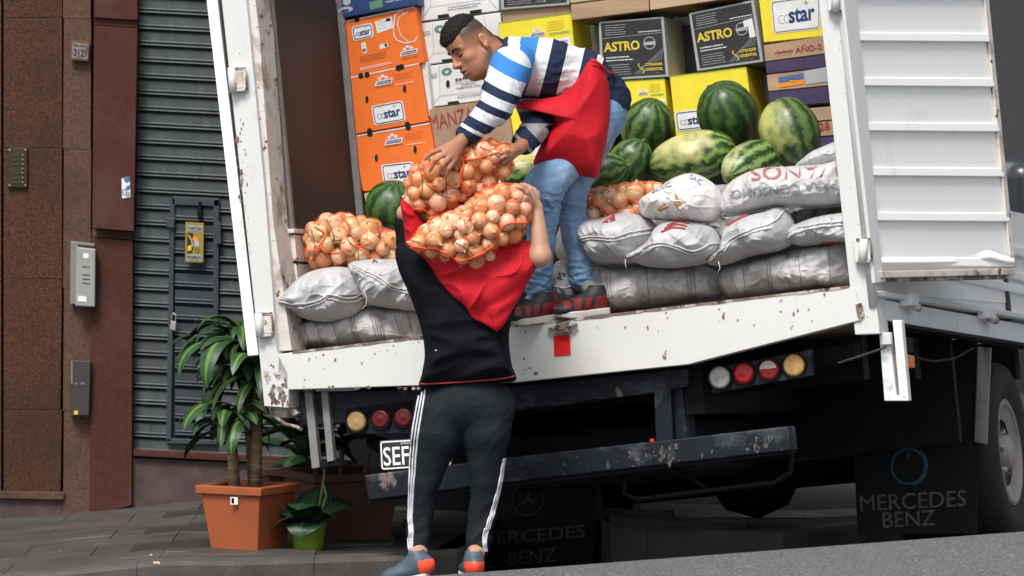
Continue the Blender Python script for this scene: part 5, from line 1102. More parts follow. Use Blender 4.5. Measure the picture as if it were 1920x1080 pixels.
def sdf_part(name, f, h, m, parent, rel=2, fold=None, mats=None, mfn=None, attr=None, **k):
    V, F = nets(f, h); V = relax(V, F, rel)
    if fold:
        for q in (fold if isinstance(fold, list) else [fold]): V = folds(V, F, **q(V) if callable(q) else q) if True else V
    mi = None
    if mfn: C_ = V[F].mean(1); mi = mfn(C_).astype(np.int32)
    o = mesh(name, V, F, m, parent, smooth=True, mats=mats, midx=mi, **k)
    if attr:
        for an, fn in attr.items(): a_ = o.data.attributes.new(an, 'FLOAT', 'POINT'); a_.data.foreach_set('value', fn(V).astype(np.float32))
    return o, V, F
def pxs(V):
    q = V - A(CAM); t = q@A(FW); return np.stack([960+q[:,0]/t*FPX, 540-(q@A(UPV))/t*FPX], 1)
def band_mat(name, bands, rough=.85, attr='band', weave=True):
    """bands: (from, colour) list over the attribute, scaled to 0..1 by the caller"""
    m = mat(name, (.5,.5,.5), rough, 0, 5, .35, 300, spec=.25); t = m.node_tree; N, L = t.nodes, t.links
    at = N.new('ShaderNodeAttribute'); at.attribute_name = attr; r = N.new('ShaderNodeValToRGB'); r.color_ramp.interpolation = 'CONSTANT'; e = r.color_ramp.elements
    e[0].position = bands[0][0]; e[0].color = (*bands[0][1], 1); e[1].position = bands[1][0]; e[1].color = (*bands[1][1], 1)
    for p_, c in bands[2:]: x = e.new(p_); x.color = (*c, 1)
    L.new(at.outputs['Fac'], r.inputs[0]); L.new(r.outputs[0], N['Principled BSDF'].inputs['Base Color']); return m
def skin_mat(name, col, dark):
    m = mat(name, col, .45, .10, 14, .15, 90, spec=.4, sss=.15); t = m.node_tree; N, L = t.nodes, t.links; b = N['Principled BSDF']; src = b.inputs['Base Color'].links[0].from_socket
    at = N.new('ShaderNodeAttribute'); at.attribute_name = 'stubble'; mx = N.new('ShaderNodeMix'); mx.data_type = 'RGBA'; L.new(at.outputs['Fac'], mx.inputs[0]); L.new(src, mx.inputs[6]); mx.inputs[7].default_value = (*dark, 1)
    at2 = N.new('ShaderNodeAttribute'); at2.attribute_name = 'lip'; m2 = N.new('ShaderNodeMix'); m2.data_type = 'RGBA'; L.new(at2.outputs['Fac'], m2.inputs[0]); L.new(mx.outputs[2], m2.inputs[6]); m2.inputs[7].default_value = (.30,.075,.06, 1); L.new(m2.outputs[2], b.inputs['Base Color'])
    return m
SK1 = skin_mat('tan skin', (.38,.170,.098), (.055,.035,.028)); SK2 = skin_mat('light tan skin', (.47,.26,.175), (.1,.07,.05))
NAVY, WHT, BLU, GRY = (.014,.023,.055), (.60,.63,.66), (.040,.19,.50), (.35,.35,.36)
# ---- a head in its own frame
def head_sdf(C, f_, u_, l_, s, near=1):
    L = lambda f, l, u: A(C) + (A(f_)*f + A(l_)*l + A(u_)*u)*s; ax = (f_, l_, u_)
    E_ = lambda f, l, u, rf, rl, ru: ellip(L(f,l,u), np.array((rf,rl,ru))*s, ax); R_ = lambda a, b, ra, rb: rcone(L(*a), L(*b), ra*s, rb*s)
    base = union([E_(.008,0,.040,.082,.074,.087), E_(.030,0,.045,.064,.062,.066), E_(.045,0,-.03,.048,.056,.070)], .03)
    jaw = union([R_((.004,.050,-.042),(.062,.016,-.093),.020,.018), R_((.004,-.050,-.042),(.062,-.016,-.093),.020,.018), E_(.073,0,-.094,.017,.020,.016), E_(.05,.0,-.06,.040,.05,.04)], .025)
    cheek = union([E_(.060,.040,-.022,.026,.022,.020), E_(.060,-.040,-.022,.026,.022,.020), E_(.076,.0,-.058,.020,.032,.030)], .02)
    brow = union([R_((.086,.012,.026),(.072,.048,.022),.009,.009), R_((.086,-.012,.026),(.072,-.048,.022),.009,.009)], .008)
    nose = union([R_((.092,0,.018),(.110,0,-.018),.0075,.010), E_(.114,0,-.026,.013,.013,.011), E_(.101,.012,-.030,.011,.008,.008), E_(.101,-.012,-.030,.011,.008,.008)], .009)
    lips = union([E_(.096,0,-.055,.013,.023,.0075), E_(.093,0,-.070,.014,.021,.0090)], .003); groove = E_(.103,0,-.0625,.012,.024,.0022)
    sock = [E_(.094, q*.031, .006, .016,.017,.012) for q in (1,-1)]; eye = [E_(.074, q*.031, .005, .0145,.0155,.0125) for q in (1,-1)]
    neck = union([R_((-.035,0,-.02),(-.055,0,-.15),.056,.058), R_((.02,0,-.07),(-.02,0,-.16),.040,.050)], .03)
    ears, con = [], []
    for q in (1, -1): ears += [E_(-.012, q*.080, -.002, .018,.0075,.030), E_(-.006, q*.079, -.026, .010,.007,.012)]; con += [E_(-.008, q*.090, .0, .010,.009,.017), E_(-.004, q*.090, -.014, .006,.008,.007)]
    rim = union(ears, .006)
    def f(p):
        v = smin(base(p), jaw(p), .03*s); v = smin(v, cheek(p), .018*s); v = smin(v, neck(p), .03*s)
        for q in sock: v = smax(v, -q(p), .010*s)
        v = smin(v, brow(p), .010*s); v = smin(v, nose(p), .009*s)
        for q in eye: v = smin(v, q(p), .0025*s)
        v = smin(v, lips(p), .007*s); v = smax(v, -groove(p), .002*s)
        e = rim(p)
        for q in con: e = smax(e, -q(p), .003*s)
        v = smin(v, e, .004*s); return v
    f.bb = (A(C)-.18*s, A(C)+.17*s); f.L = L; f.base = base; return f
def finger(pts, r0, r1): return union([rcone(pts[i], pts[i+1], r0+(r1-r0)*i/(len(pts)-1), r0+(r1-r0)*(i+1)/(len(pts)-1)) for i in range(len(pts)-1)], .003)
def hand_sdf(elbow, wrist, knuckles, fingers, thumb, r_w=.024, r_e=.04, s=1.):
    """every finger is a polyline of its own from its knuckle; thumb leaves the side of the palm"""
    pr = [rcone(elbow, wrist, r_e, r_w)]; palm = [rcone(Vector(wrist).lerp(Vector(k), .15), k, .016*s, .0115*s) for k in knuckles]
    body = union(pr+palm, .014); fs = [finger([k]+list(f), .0098*s, .0070*s) for k, f in zip(knuckles, fingers)]; th = finger([Vector(wrist).lerp(Vector(knuckles[0]), .25)]+list(thumb), .0125*s, .0085*s)
    def f(p):
        v = smin(body(p), th(p), .008)
        for q in fs: v = smin(v, q(p), .0035)
        return v
    f.bb = (np.min([body.bb[0], th.bb[0]]+[q.bb[0] for q in fs], 0), np.max([body.bb[1], th.bb[1]]+[q.bb[1] for q in fs], 0)); return f
def join_meshes(parts):
    V, F, b = [], [], 0
    for v, f in parts: V.append(v); F.append(f+b); b += len(v)
    return np.concatenate(V), np.concatenate(F)
def shoe(prefix, heel, toe, up_, h, parent, m_up, m_panel, m_sole, L=.29, heel_m=None, collar_m=None, ankle=None):
    """heel and toe: points on the ground under the ends of the sole"""
    H, T_ = Vector(heel), Vector(toe); t = (T_-H).normalized(); L = (T_-H).length; u = (Vector(up_) - t*Vector(up_).dot(t)).normalized(); s = t.cross(u)
    Q = lambda a, b, c: H + t*(a*L) + s*b + u*c; ax = (t, s, u)
    up_f = union([ellip(Q(.17,0,.062), (.062,.036,.045), ax), rcone(Q(.15,0,.06), Q(.20,0,.105), .036, .034), rcone(Q(.22,0,.075), Q(.52,0,.055), .036, .036), ellip(Q(.55,0,.045), (.085,.042,.030), ax), ellip(Q(.76,0,.040), (.068,.044,.026), ax), ellip(Q(.88,0,.036), (.036,.036,.020), ax)], .02)
    g0 = A(Q(0,0,.022)); un = A(u); cut = lambda p: -(p-g0)@un; coll = rcone(Q(.19,0,.13), Q(.21,0,.16), .028, .03)
    f = lambda p: smax(smax(up_f(p), cut(p), .004), -coll(p), .004); f.bb = up_f.bb
    def mfn(C_):
        a = (C_-A(H))@A(t)/L; c = (C_-A(H))@A(u); b = (C_-A(H))@A(s); m = np.zeros(len(C_), int)
        m[(np.abs(np.mod(a*5.2 + c*9, 1)-.5) < .20) & (c > .034) & (a > .28)] = 1; m[(c > .078) & (a > .05)] = 1; m[(a < .13) & (c < .08)] = 2 if heel_m else 0
        m[(a > .80) & (c < .045)] = 1
        return m
    o, V, F = sdf_part('shoe_upper', f, .0045, None, parent, 1, mats=[m_up, m_panel, heel_m or m_up], mfn=mfn)
    prof = [(0,.0),(.03,.026),(.12,.034),(.3,.034),(.5,.038),(.7,.045),(.85,.040),(.95,.026),(1.0,.0)]
    ring = [(a-.015 if a == 0 else a+(.02 if a == 1 else 0), b+.003) for a, b in prof] + [(a, -b-.003) for a, b in prof[-2:0:-1]]
    fr = [Q(a, b, .0+(.012*max(0, a-.8)/.2)) for a, b in ring]; V, F = prism_vf(fr, u*.028); so = mesh('shoe_sole', V, F, m_sole, parent); bevel(so, .006, 3)
    for k in range(4): a = .36+k*.075; V, F = tube_vf([Q(a, -.022, .083-k*.009), Q(a+.01, 0, .092-k*.010), Q(a, .022, .083-k*.009)], .0028, 6); mesh('shoe_lace', V, F, m_panel, parent, smooth=True)
    if ankle is not None: V, F = nets(rcone(Q(.19,0,.08), ankle, .034, .036), .006); mesh('sock', relax(V, F, 1), F, collar_m, parent, smooth=True)
    return Q
# ------------------------------------------------------------------ the bending man in the truck
B1 = thing('person', P(1050, 600, 18.1), 'young man in striped sweater, red apron and jeans bending down from the truck', 'person')
f_, u_, l_ = Vector((-.743,-.423,-.517)), Vector((-.57,0,.82)), Vector((.347,-.904,.241)); HC = P(889, 86, 17.86); hs_ = 1.03
hf = head_sdf(HC, f_, u_, l_, hs_)
Vh, Fh = nets(hf, .0032); Vh = relax(Vh, Fh, 1, .4)
W1, E1, S1 = P(866,262,17.44), P(928,203,17.60), P(958,126,17.80)
kn = [P(829,279,17.375), P(833,289,17.36), P(841,297,17.36), P(850,303,17.375)]
fg = [[P(811,286,17.355), P(797,298,17.365)], [P(817,300,17.335), P(806,320,17.35)], [P(829,310,17.335), P(820,328,17.35)], [P(841,316,17.35), P(834,334,17.365)]]
hd = hand_sdf(Vector(E1).lerp(Vector(W1), .5), W1, kn, fg, [P(850,300,17.42), P(856,316,17.40)], .025, .036, 1.05)
Vn, Fn = nets(hd, .003); Vn = relax(Vn, Fn, 1, .3)
W2_, E2_ = P(972,279,17.62), P(1012,232,17.95)
hd2 = hand_sdf(Vector(E2_).lerp(Vector(W2_), .6), W2_, [P(957,280,17.53), P(957,285,17.50), P(957,291,17.50), P(958,297,17.52)], [[P(948,277,17.50), P(940,280,17.49)], [P(948,284,17.46), P(938,288,17.45)], [P(948,292,17.46), P(939,297,17.45)], [P(950,300,17.48), P(943,305,17.47)]], [P(955,270,17.56), P(944,268,17.53)], .025, .036, 1.)
Vm, Fm = nets(hd2, .004); Vm = relax(Vm, Fm, 1, .3)
core = union([rcone(P(940,108,17.95), P(1030,132,18.0), .06, .09), rcone(P(1030,132,18.0), P(1135,195,18.08), .09, .095), rcone(P(1115,205,17.98), P(1040,345,17.95), .06, .045), rcone(P(1040,345,17.95), P(1010,545,18.08), .04, .03), rcone(P(1135,210,18.16), P(1062,350,18.1), .06, .045), rcone(P(1062,350,18.1), P(1092,530,18.12), .04, .03), rcone(S1, E1, .04, .035), rcone(E1, W1, .034, .022), rcone(P(975,135,18.12), E2_, .04, .034), rcone(E2_, W2_, .034, .022)], .03)
Vc, Fc = nets(core, .012)
V, F = join_meshes([(Vh,Fh),(Vn,Fn),(Vm,Fm),(Vc,Fc)]); body = mesh('body', V, F, SK1, B1, smooth=True)
loc = (V-A(HC)); lf, ll, lu = loc@A(f_)/hs_, loc@A(l_)/hs_, loc@A(u_)/hs_; isH = np.arange(len(V)) < len(Vh)
fade = np.clip((lu-.004-.10*np.clip(lf,-.1,.1))/.05, 0, 1)*np.clip((.062-lf)/.010, 0, 1)*np.clip((lu+.12*0+.03)/.03, 0, 1); back = np.clip((-.035-lf)/.03, 0, 1)*np.clip((lu+.045)/.05, 0, 1); fade = np.clip(np.maximum(fade, back), 0, 1)*1.0*isH*(np.abs(ll) < .0765)
a_ = body.data.attributes.new('stubble', 'FLOAT', 'POINT'); a_.data.foreach_set('value', fade.astype(np.float32))
lip = np.clip(1-np.sqrt(((lf-.094)/.02)**2+(ll/.022)**2+((lu+.063)/.0125)**2), 0, .35)/.35*.75*isH; a_ = body.data.attributes.new('lip', 'FLOAT', 'POINT'); a_.data.foreach_set('value', lip.astype(np.float32))
hairm = mat('short black curly hair', (.012,.010,.009), .75, .5, 160, 1.5, 220, spec=.25)
def hair_f(p):
    q = p-A(HC); f, l, u = q@A(f_)/hs_, q@A(l_)/hs_, q@A(u_)/hs_; line = .077-.22*f + .25*np.clip(np.abs(l)-.05, 0, 1); cap = hf.base(p) - (.0025+.0085*np.clip((u-line)/.022, 0, 1)); return smax(cap, (line-u)*.95, .002)
hair_f.bb = (A(HC)-.14, A(HC)+.16); Vr, Fr = nets(hair_f, .004); Vr = relax(Vr, Fr, 1, .3); Nr = vnormals(Vr, Fr); Vr = Vr + Nr*(vnoise(Vr, 95, 3)*.0045 + vnoise(Vr, 190, 7)*.003)[:,None]; mesh('hair', Vr, Fr, hairm, B1, smooth=True)
dark = mat('eyebrow hair', (.015,.010,.008), .8)
HL_ = lambda f, l, u: Vector(hf.L(f, l, u))
hbv = BVHTree.FromPolygons([tuple(v) for v in Vh], [tuple(int(i) for i in q) for q in Fh])
def face_line(name, pts, r, m, lift=.0008):
    out = []
    for f, l, u in smooth3(pts, 14):
        p = HL_(f+.06, l, u); h = hbv.ray_cast(p, -f_)
        if h[0] is not None: out.append(h[0] + f_*lift)
    n = len(out); R = [r*(.35+.65*math.sin(math.pi*(i+.6)/(n+.2))) for i in range(n)]
    if n > 2: V, F = tube_vf(out, R, 6); mesh(name, V, F, m, B1, smooth=True)
def smooth3(pts, n): 
    P_ = np.array(pts, float); return [np.array([np.interp(q, range(len(P_)), P_[:,k]) for k in range(3)]) for q in np.linspace(0, len(P_)-1, n)]
for q in (1, -1):
    face_line('eyebrow', [(.09,q*.009,.022),(.09,q*.028,.032),(.08,q*.054,.024)], .0055, dark)
    face_line('eyelashes', [(.09,q*.015,.0),(.09,q*.030,-.006),(.08,q*.049,.001)], .0030, dark); face_line('eyelid_crease', [(.09,q*.018,.010),(.09,q*.031,.014),(.08,q*.045,.009)], .0012, mat('lid shade', (.16,.07,.045), .6))
face_line('mouth_line', [(.09,-.019,-.063),(.095,0,-.0625),(.09,.019,-.063)], .0013, mat('mouth line', (.12,.035,.03), .6), .0)
for q in (1, -1): V, F = nets(ellip(HL_(.108, q*.0065, -.0375), (.0035,.003,.0022)), .0012, .004); mesh('nostril', V, F, dark, B1, smooth=True)
# sweater: torso, collar, sleeves
tor = union([rcone(P(962,122,17.82), P(968,128,18.12), .088, .085), rcone(P(960,120,17.95), P(1025,128,17.98), .105, .112), rcone(P(1025,128,17.98), P(1090,148,18.03), .112, .108), rcone(P(1090,148,18.03), P(1134,183,18.08), .106, .098), ellip(P(1133,200,18.08), (.086,.15,.110))], .03)
T0 = np.array([930., 90.]); TD = np.array([.97,.24])
wS = lambda V: np.clip((np.linalg.norm(V-A(S1), axis=1)-.08)/.12, 0, 1)
tband = lambda V: np.clip(((pxs(V)-T0)@TD + 2.5*np.sin((V[:,1]-17.8)*9))/260, 0, 1)
tb = [(0,NAVY),(20/260,WHT),(42/260,BLU),(76/260,WHT),(102/260,NAVY),(132/260,WHT),(164/260,NAVY),(190/260,WHT),(203/260,NAVY)]
sw, Vs, Fs = sdf_part('sweater', tor, .0075, band_mat('striped knit', tb), B1, 2, [lambda V: dict(amp=.008, sc=11, seed=2, axis=(.2,0,1), w=wS(V)), lambda V: dict(amp=.003, sc=30, seed=4, w=wS(V))], attr={'band': tband})
SA = np.array([957., 104.]); SD = np.array([-.50,.866])
sl = union([rcone(S1, Vector(S1).lerp(Vector(E1), .6), .086, .070), rcone(Vector(S1).lerp(Vector(E1), .6), E1, .070, .060), rcone(E1, Vector(E1).lerp(Vector(W1), .82), .058, .042)], .025)
def sband(V):
    q = pxs(V)-SA; a = q@SD; p_ = q@np.array([SD[1],-SD[0]]); return np.clip((a + .0022*p_*p_*np.sign(1) - 2)/180, 0, 1)
sb = [(0,WHT),(.02,BLU),(34/180,WHT),(62/180,NAVY),(80/180,WHT),(98/180,NAVY),(113/180,WHT),(133/180,NAVY),(152/180,WHT),(159/180,NAVY)]
sdf_part('sleeve', sl, .006, band_mat('striped knit sleeve', sb), sw, 2, [lambda V: dict(amp=.007, sc=16, seed=8, axis=tuple(Vector(E1)-Vector(S1)), w=wS(V)), lambda V: dict(amp=.0025, sc=34, seed=9, w=wS(V))], attr={'band': sband})
S2 = P(985,150,18.15); sl2 = union([rcone(S2, E2_, .075, .062), rcone(E2_, Vector(E2_).lerp(Vector(W2_), .75), .060, .046)], .025)
SA2 = np.array([985., 180.])
def sband2(V): q = pxs(V); a = np.where(q[:,1] < 236, (q[:,1]-180)*.9, 50+((q-np.array([1015.,236.]))@np.array([-.72,.69]))); return np.clip(a/130, 0, 1)
sb2 = [(0,NAVY),(.03,(.20,.19,.20)),(26/130,NAVY),(46/130,(.30,.30,.31)),(72/130,NAVY),(93/130,(.34,.34,.36)),(100/130,NAVY)]  # white stripes greyed: shade under the torso put into the colour
sdf_part('sleeve', sl2, .007, band_mat('shaded striped knit far sleeve', sb2), sw, 2, dict(amp=.006, sc=16, seed=18), attr={'band': sband2})
knit_navy = mat('navy knit', NAVY, .85, .2, 30, .4, 200, spec=.2); RED = mat('red cloth', (.48,.008,.018), .75, .10, 9, .25, 220, spec=.25); RED2 = mat('red strap', (.45,.012,.03), .7, .1, 20)
cc = [P(918,86,17.95), P(920,96,17.84), P(925,112,17.80), P(933,126,17.84), P(940,128,17.95), P(945,112,18.05), P(935,92,18.04)]
sdf_part('collar', union([rcone(P(921,86,17.90), P(934,122,17.86), .026, .028), rcone(P(921,86,17.90), P(930,90,18.02), .026, .026), rcone(P(934,122,17.86), P(944,126,17.96), .026, .026), rcone(P(922,88,17.92), P(948,112,17.92), .05, .07)], .02), .006, knit_navy, sw, 2)
tube('apron_strap', [P(916,82,17.87), P(922,74,17.92), P(932,73,17.98), P(928,79,17.90), P(920,84,17.86)], [.006,.011,.010,.008,.005], RED2, B1); tube('apron_strap', [P(924,140,17.86), P(921,155,17.88), P(919,166,17.9), P(928,172,17.93)], .008, RED2, B1)
V, F = nets(ellip(P(918,148,17.96), (.035,.05,.055)), .008); 
# apron
AP = Plane(P(1060, 220, 17.93), (0,1,0))
def adisp(x, y, s, sd_):
    if sd_ < 0: return 0
    u, v = x/470, y/470; d = .020*math.sin((x*.62+y*.42)/21+1.5*noise.noise(Vector((u*3,v*3,1)))) * min(1, max(0, (y-150)/120)) ; r1 = (1-abs(noise.noise(Vector((u*7+v*5, v*3-u*2, 4))))*2.4)
    return .6*d + .012*max(-.3, r1) + .018*noise.noise(Vector((u*7, v*5, 2)))
ap = [(960,196),(985,188),(1020,184),(1052,176),(1080,150),(1097,124),(1109,111),(1120,113),(1134,134),(1143,170),(1144,215),(1138,262),(1128,305),(1120,333),(1090,330),(1052,321),(1012,312),(1000,306),(1012,275),(1027,250),(1037,232),(1030,214),(1005,203),(978,204)]
V, F = inflate(ap, AP, 0, .13, adisp, NR=40, NA=200, pw=2.6, back=.9, centre=(1085,225)); mesh('apron', V, F, RED, B1, smooth=True)
tube('apron_string', [P(1108,112,17.84), P(1122,118,17.86), P(1140,135,17.92), P(1152,140,18.0)], .006, RED2, B1)
# jeans
def jeans_mat():
    m = mat('faded blue denim', (.17,.29,.47), .75, .22, 9, .35, 260, spec=.25, dirt=((.34,.47,.64), 7, .52, .18, (1.6,1,.6)), dirt2=((.07,.14,.27), 8, .60, .12)); return m
DEN = jeans_mat()
kA, aA, kB, aB = P(1018,352,17.90), P(1008,548,18.04), P(1066,360,18.06), P(1092,522,18.10)
jf = union([ellip(P(1130,215,18.06), (.095,.15,.11)), rcone(P(1108,238,17.97), kA, .088, .078), rcone(kA, P(1015,450,17.97), .074, .056), rcone(P(1015,450,17.97), aA, .056, .045), rcone(P(1118,242,18.15), kB, .088, .070), rcone(kB, P(1080,445,18.08), .066, .054), rcone(P(1080,445,18.08), aB, .054, .045)], .016)
def wk(V): y = pxs(V)[:,1]; return .22 + 1.1*np.exp(-((y-385)/26)**2) + 1.5*np.clip((y-480)/45, 0, 1)
sdf_part('jeans', jf, .0065, DEN, B1, 1, [lambda V: dict(amp=.0075, sc=15, seed=3, axis=(0,0,1), w=wk(V)), lambda V: dict(amp=.0035, sc=34, seed=6, axis=(0,0,1), w=wk(V))])
tube('jeans_seam', [P(1042+i*.0, y, 17.80) for i, y in enumerate(())] or [P(1035,420,17.9),P(1036,421,17.9)], .001, DEN, B1)
shR = mat('dark red shoe leather', (.20,.012,.018), .45, .15, 20, .2, 80); shB = mat('black shoe mesh', (.014,.014,.016), .6, .2, 30, .3, 120); shS = mat('dirty white shoe sole', (.60,.57,.52), .6, .1, 20, .3, 60, dirt=((.30,.25,.21), 18, .58, .08)); sock = mat('grey sock', (.19,.19,.20), .8, .1, 30, .4, 200)
Q1 = shoe('a', P(1040,601,18.03), P(955,613,17.93), (0,0,1), 0, B1, shR, shB, shS, collar_m=shB, ankle=P(1012,550,18.04))
Q2 = shoe('b', P(1141,588,18.06), P(1044,600,17.93), (0,0,1), 0, B1, shR, shB, shS, collar_m=sock, ankle=P(1096,530,18.10))
for Q_ in (Q1, Q2):
    V = [Q_(.03+a*.05, -.040*(1 if Q_ is Q1 else 1), .072+b*.018) for a, b in ((0,0),(1,0),(1,1),(0,1))]; 
# ------------------------------------------------------------------ the standing man, seen from behind
Y2 = 17.56
B2 = thing('person', P(840, 1088, Y2), 'man seen from behind in black shirt and track pants carrying onion bags on his shoulders', 'person')
BP2 = Plane(P(870, 600, Y2), (0,1,0))
W3, E3 = P(1006,392,17.42), P(1014,478,17.36)
hd3 = hand_sdf(P(1014,478,17.38), W3, [P(988,360,17.36), P(995,356,17.40), P(1001,357,17.44), P(1006,362,17.48)], [[P(978,352,17.35), P(969,351,17.36)], [P(984,347,17.40), P(976,346,17.42)], [P(990,349,17.45), P(983,349,17.48)], [P(997,355,17.50), P(990,356,17.52)]], [P(984,372,17.36), P(976,364,17.37)], .025, .040, 1.08)
fa = union([hd3, rcone(P(1014,482,17.38), P(975,478,17.52), .038, .055)], .02)
V3, F3 = nets(fa, .0035); V3 = relax(V3, F3, 2, .4)
n2 = P(885,440,Y2+.02); hd_c = P(885,392,Y2+.06)
core2 = union([ellip(hd_c, (.078,.095,.11)), rcone(hd_c, n2, .06, .06), rcone(P(790,480,Y2), P(975,480,Y2), .06, .06), rcone(P(870,480,Y2), P(878,680,Y2), .08, .07), rcone(P(975,478,Y2), P(1014,480,17.38), .05, .04), rcone(P(775,475,Y2), P(765,412,17.62), .045, .028), rcone(P(765,412,17.62), P(790,400,17.75), .028, .025), rcone(P(835,750,Y2), P(797,880,Y2), .065, .04), rcone(P(797,880,Y2), P(786,1055,Y2), .034, .022), rcone(P(910,750,Y2), P(909,880,Y2), .065, .04), rcone(P(909,880,Y2), P(894,1055,Y2), .034, .022)], .03)
Vc, Fc = nets(core2, .012)
# the far hand holds the lower bag from the front
hd4 = hand_sdf(P(760,400,17.58), P(800,392,17.74), [P(815,402,17.70), P(822,408,17.70), P(826,416,17.70), P(828,424,17.69)], [[P(822,410,17.64), P(824,418,17.60)], [P(828,416,17.64), P(830,424,17.60)], [P(832,424,17.64), P(834,432,17.60)], [P(832,431,17.63), P(832,438,17.60)]], [P(812,388,17.68), P(820,386,17.63)], .026, .035)
Vk, Fk = nets(hd4, .004)
V, F = join_meshes([(V3,F3),(Vc,Fc),(Vk,Fk)]); mesh('body', V, F, SK2, B2, smooth=True)
Vq, Fq = nets(union([ellip(hd_c + Vector((0,0,.012)), (.084,.10,.112)), ellip(P(888,372,Y2+.05), (.085,.095,.09))], .02), .007); Vq = Vq+vnormals(Vq, Fq)*(vnoise(Vq, 70, 2)*.004)[:,None]; mesh('hair', Vq, Fq, hairm, B2, smooth=True)
for k_ in ():
    pass
BLK = mat('black cotton', (.006,.007,.010), .85, .2, 12, .3, 200, spec=.1); PNT = mat('dark grey track fabric', (.013,.017,.022), .8, .15, 12, .2, 160, spec=.12); HEM = mat('red hem', (.30,.02,.025), .7)
def tdisp(x, y, s, sd_):
    u, v = x/470, y/470; r1 = 1-abs(noise.noise(Vector((u*4+v*7, v*10-u*5, 3))))*2.5; r2 = 1-abs(noise.noise(Vector((u*3, v*16+u*3, 8))))*2.5
    return .012*max(-.4, r1) + .008*max(-.3, r2)*min(1, max(0, (y-560)/80)) + .02*noise.noise(Vector((u*5, v*5, 5)))
to = [(741,478),(746,462),(765,448),(800,440),(860,436),(930,440),(985,455),(1008,468),(1005,500),(985,540),(966,580),(956,615),(955,650),(960,685),(967,713),(930,718),(880,722),(835,725),(788,727),(791,700),(796,670),(794,640),(786,605),(774,570),(762,540),(748,508)]
V, F = inflate(to, BP2, 0, .14, tdisp, NR=60, NA=220, pw=7.0, centre=(872,590)); shirt = mesh('shirt', V, F, BLK, B2, smooth=True)
_bv.clear(); seam(shirt, [(790,719),(835,717),(880,714),(930,710),(963,705)], .0035, HEM, 'hem', .3)
sdf_part('sleeve', union([rcone(P(771,474,17.58), P(764,420,17.60), .056, .044), rcone(P(764,420,17.60), P(764,404,17.66), .044, .040)], .02), .007, BLK, shirt, 2, dict(amp=.005, sc=18, seed=3))
V, F = nets(ellip(P(817,657,17.425), (.004,.002,.003)), .0015, .004); mesh('speck', V, F, M['ink_white'], shirt)
# track pants
pf = union([ellip(P(876,760,Y2), (.188,.115,.12)), rcone(P(826,775,Y2), P(818,812,Y2-.01), .105, .100), rcone(P(818,812,Y2-.01), P(796,900,Y2), .098, .060), rcone(P(796,900,Y2), P(788,965,Y2+.02), .060, .049), rcone(P(788,965,Y2+.02), P(783,1028,Y2), .049, .040), rcone(P(915,775,Y2), P(911,812,Y2-.01), .100, .093), rcone(P(911,812,Y2-.01), P(911,900,Y2), .092, .059), rcone(P(911,900,Y2), P(905,965,Y2+.02), .059, .049), rcone(P(904,965,Y2+.02), P(895,1030,Y2), .053, .040)], .014)
def wp(V): y = pxs(V)[:,1]; return .6+.9*np.clip((y-930)/60, 0, 1)
topc = A(P(870, 716, Y2)); pf2 = lambda p: smax(pf(p), (p[...,2]-topc[2]-.03), .01); pf2.bb = pf.bb
pants, Vp, Fp = sdf_part('track_pants', pf2, .007, PNT, B2, 2, [lambda V: dict(amp=.006, sc=6, seed=7, axis=(.5,0,-.6), w=wp(V)), lambda V: dict(amp=.0016, sc=20, seed=9, axis=(0,0,1), w=wp(V))])
_bv.clear(); SW = mat('white stripe', (.62,.62,.66), .6, .05, 20)
for k in range(3):
    o_ = 3.5+k*5.5; seam(pants, [(786+o_*.9-1,730),(776+o_,775),(769+o_,820),(766+o_*.9,870),(765+o_*.7,920),(764+o_*.6,970),(766+o_*.6,1000),(763+o_*.7,1015),(766+o_*.5,1034)], .0040, SW, 'side_stripe', 2.5, B2, 90, .001)
for k in range(3):
    o_ = 3+k*4.5; seam(pants, [(948-o_*.4,860),(944-o_*.5,890),(939-o_*.6,920),(930-o_*.7,955),(921-o_*.7,985),(916-o_*.8,1000),(913-o_*.6,1015),(914-o_*.5,1034)], .0036, SW, 'side_stripe', 2.5, B2, 80, .001)
s2a = mat('slate blue shoe', (.055,.085,.115), .5, .15, 25, .2, 120); s2o = mat('orange red shoe heel', (.80,.075,.03), .45, .06, 25)
shoe('c', P(806,1087,17.45), P(728,1100,17.50), (0,0,1), 0, B2, s2a, s2a, shS, heel_m=s2o, collar_m=SK2, ankle=P(785,1030,Y2))
shoe('d', P(891,1092,17.42), P(878,1082,17.70), (0,0,1), 0, B2, s2a, s2a, shS, heel_m=s2o, collar_m=SK2, ankle=P(894,1030,Y2))
# red cloth over his shoulder and head
def cdisp(x, y, s, sd_):
    u, v = x/470, y/470; k = math.sin((x*.35+y*.85)/15+2.2*noise.noise(Vector((u*2.5,v*2.5,1)))); k2 = 1-abs(noise.noise(Vector((u*9-v*3, v*9+u*4, 6))))*2.4
    return (.013*k + .015*max(-.3, k2)**3)*min(1, s*2) + .012*noise.noise(Vector((u*6, v*6, 2)))
CP = Plane(P(900, 520, 17.405), (0.06,1,-.05))
cl = [(788,470),(860,462),(930,452),(968,450),(995,452),(1010,458),(1013,478),(1004,505),(985,540),(962,580),(946,608),(933,621),(926,619),(905,606),(886,596),(872,575),(850,556),(828,532),(812,508),(800,490)]
V, F = inflate(cl, CP, 0, .045, cdisp, NR=40, NA=220, pw=2.2, back=.55, centre=(915,520)); mesh('red_cloth', V, F, RED, B2, smooth=True)
cl2 = [(751,380),(759,376),(774,390),(790,410),(800,440),(792,480),(775,478),(762,465),(759,440),(755,410)]
V, F = inflate(cl2, Plane(P(770, 420, 17.50), (0,1,0)), 0, .05, cdisp, NR=20, NA=100, pw=2.2); mesh('red_cloth', V, F, RED, B2, smooth=True)
for k_ in (RED, BLK, PNT): cloth_bump(k_, 10, (1,1,.8), .006, .35)
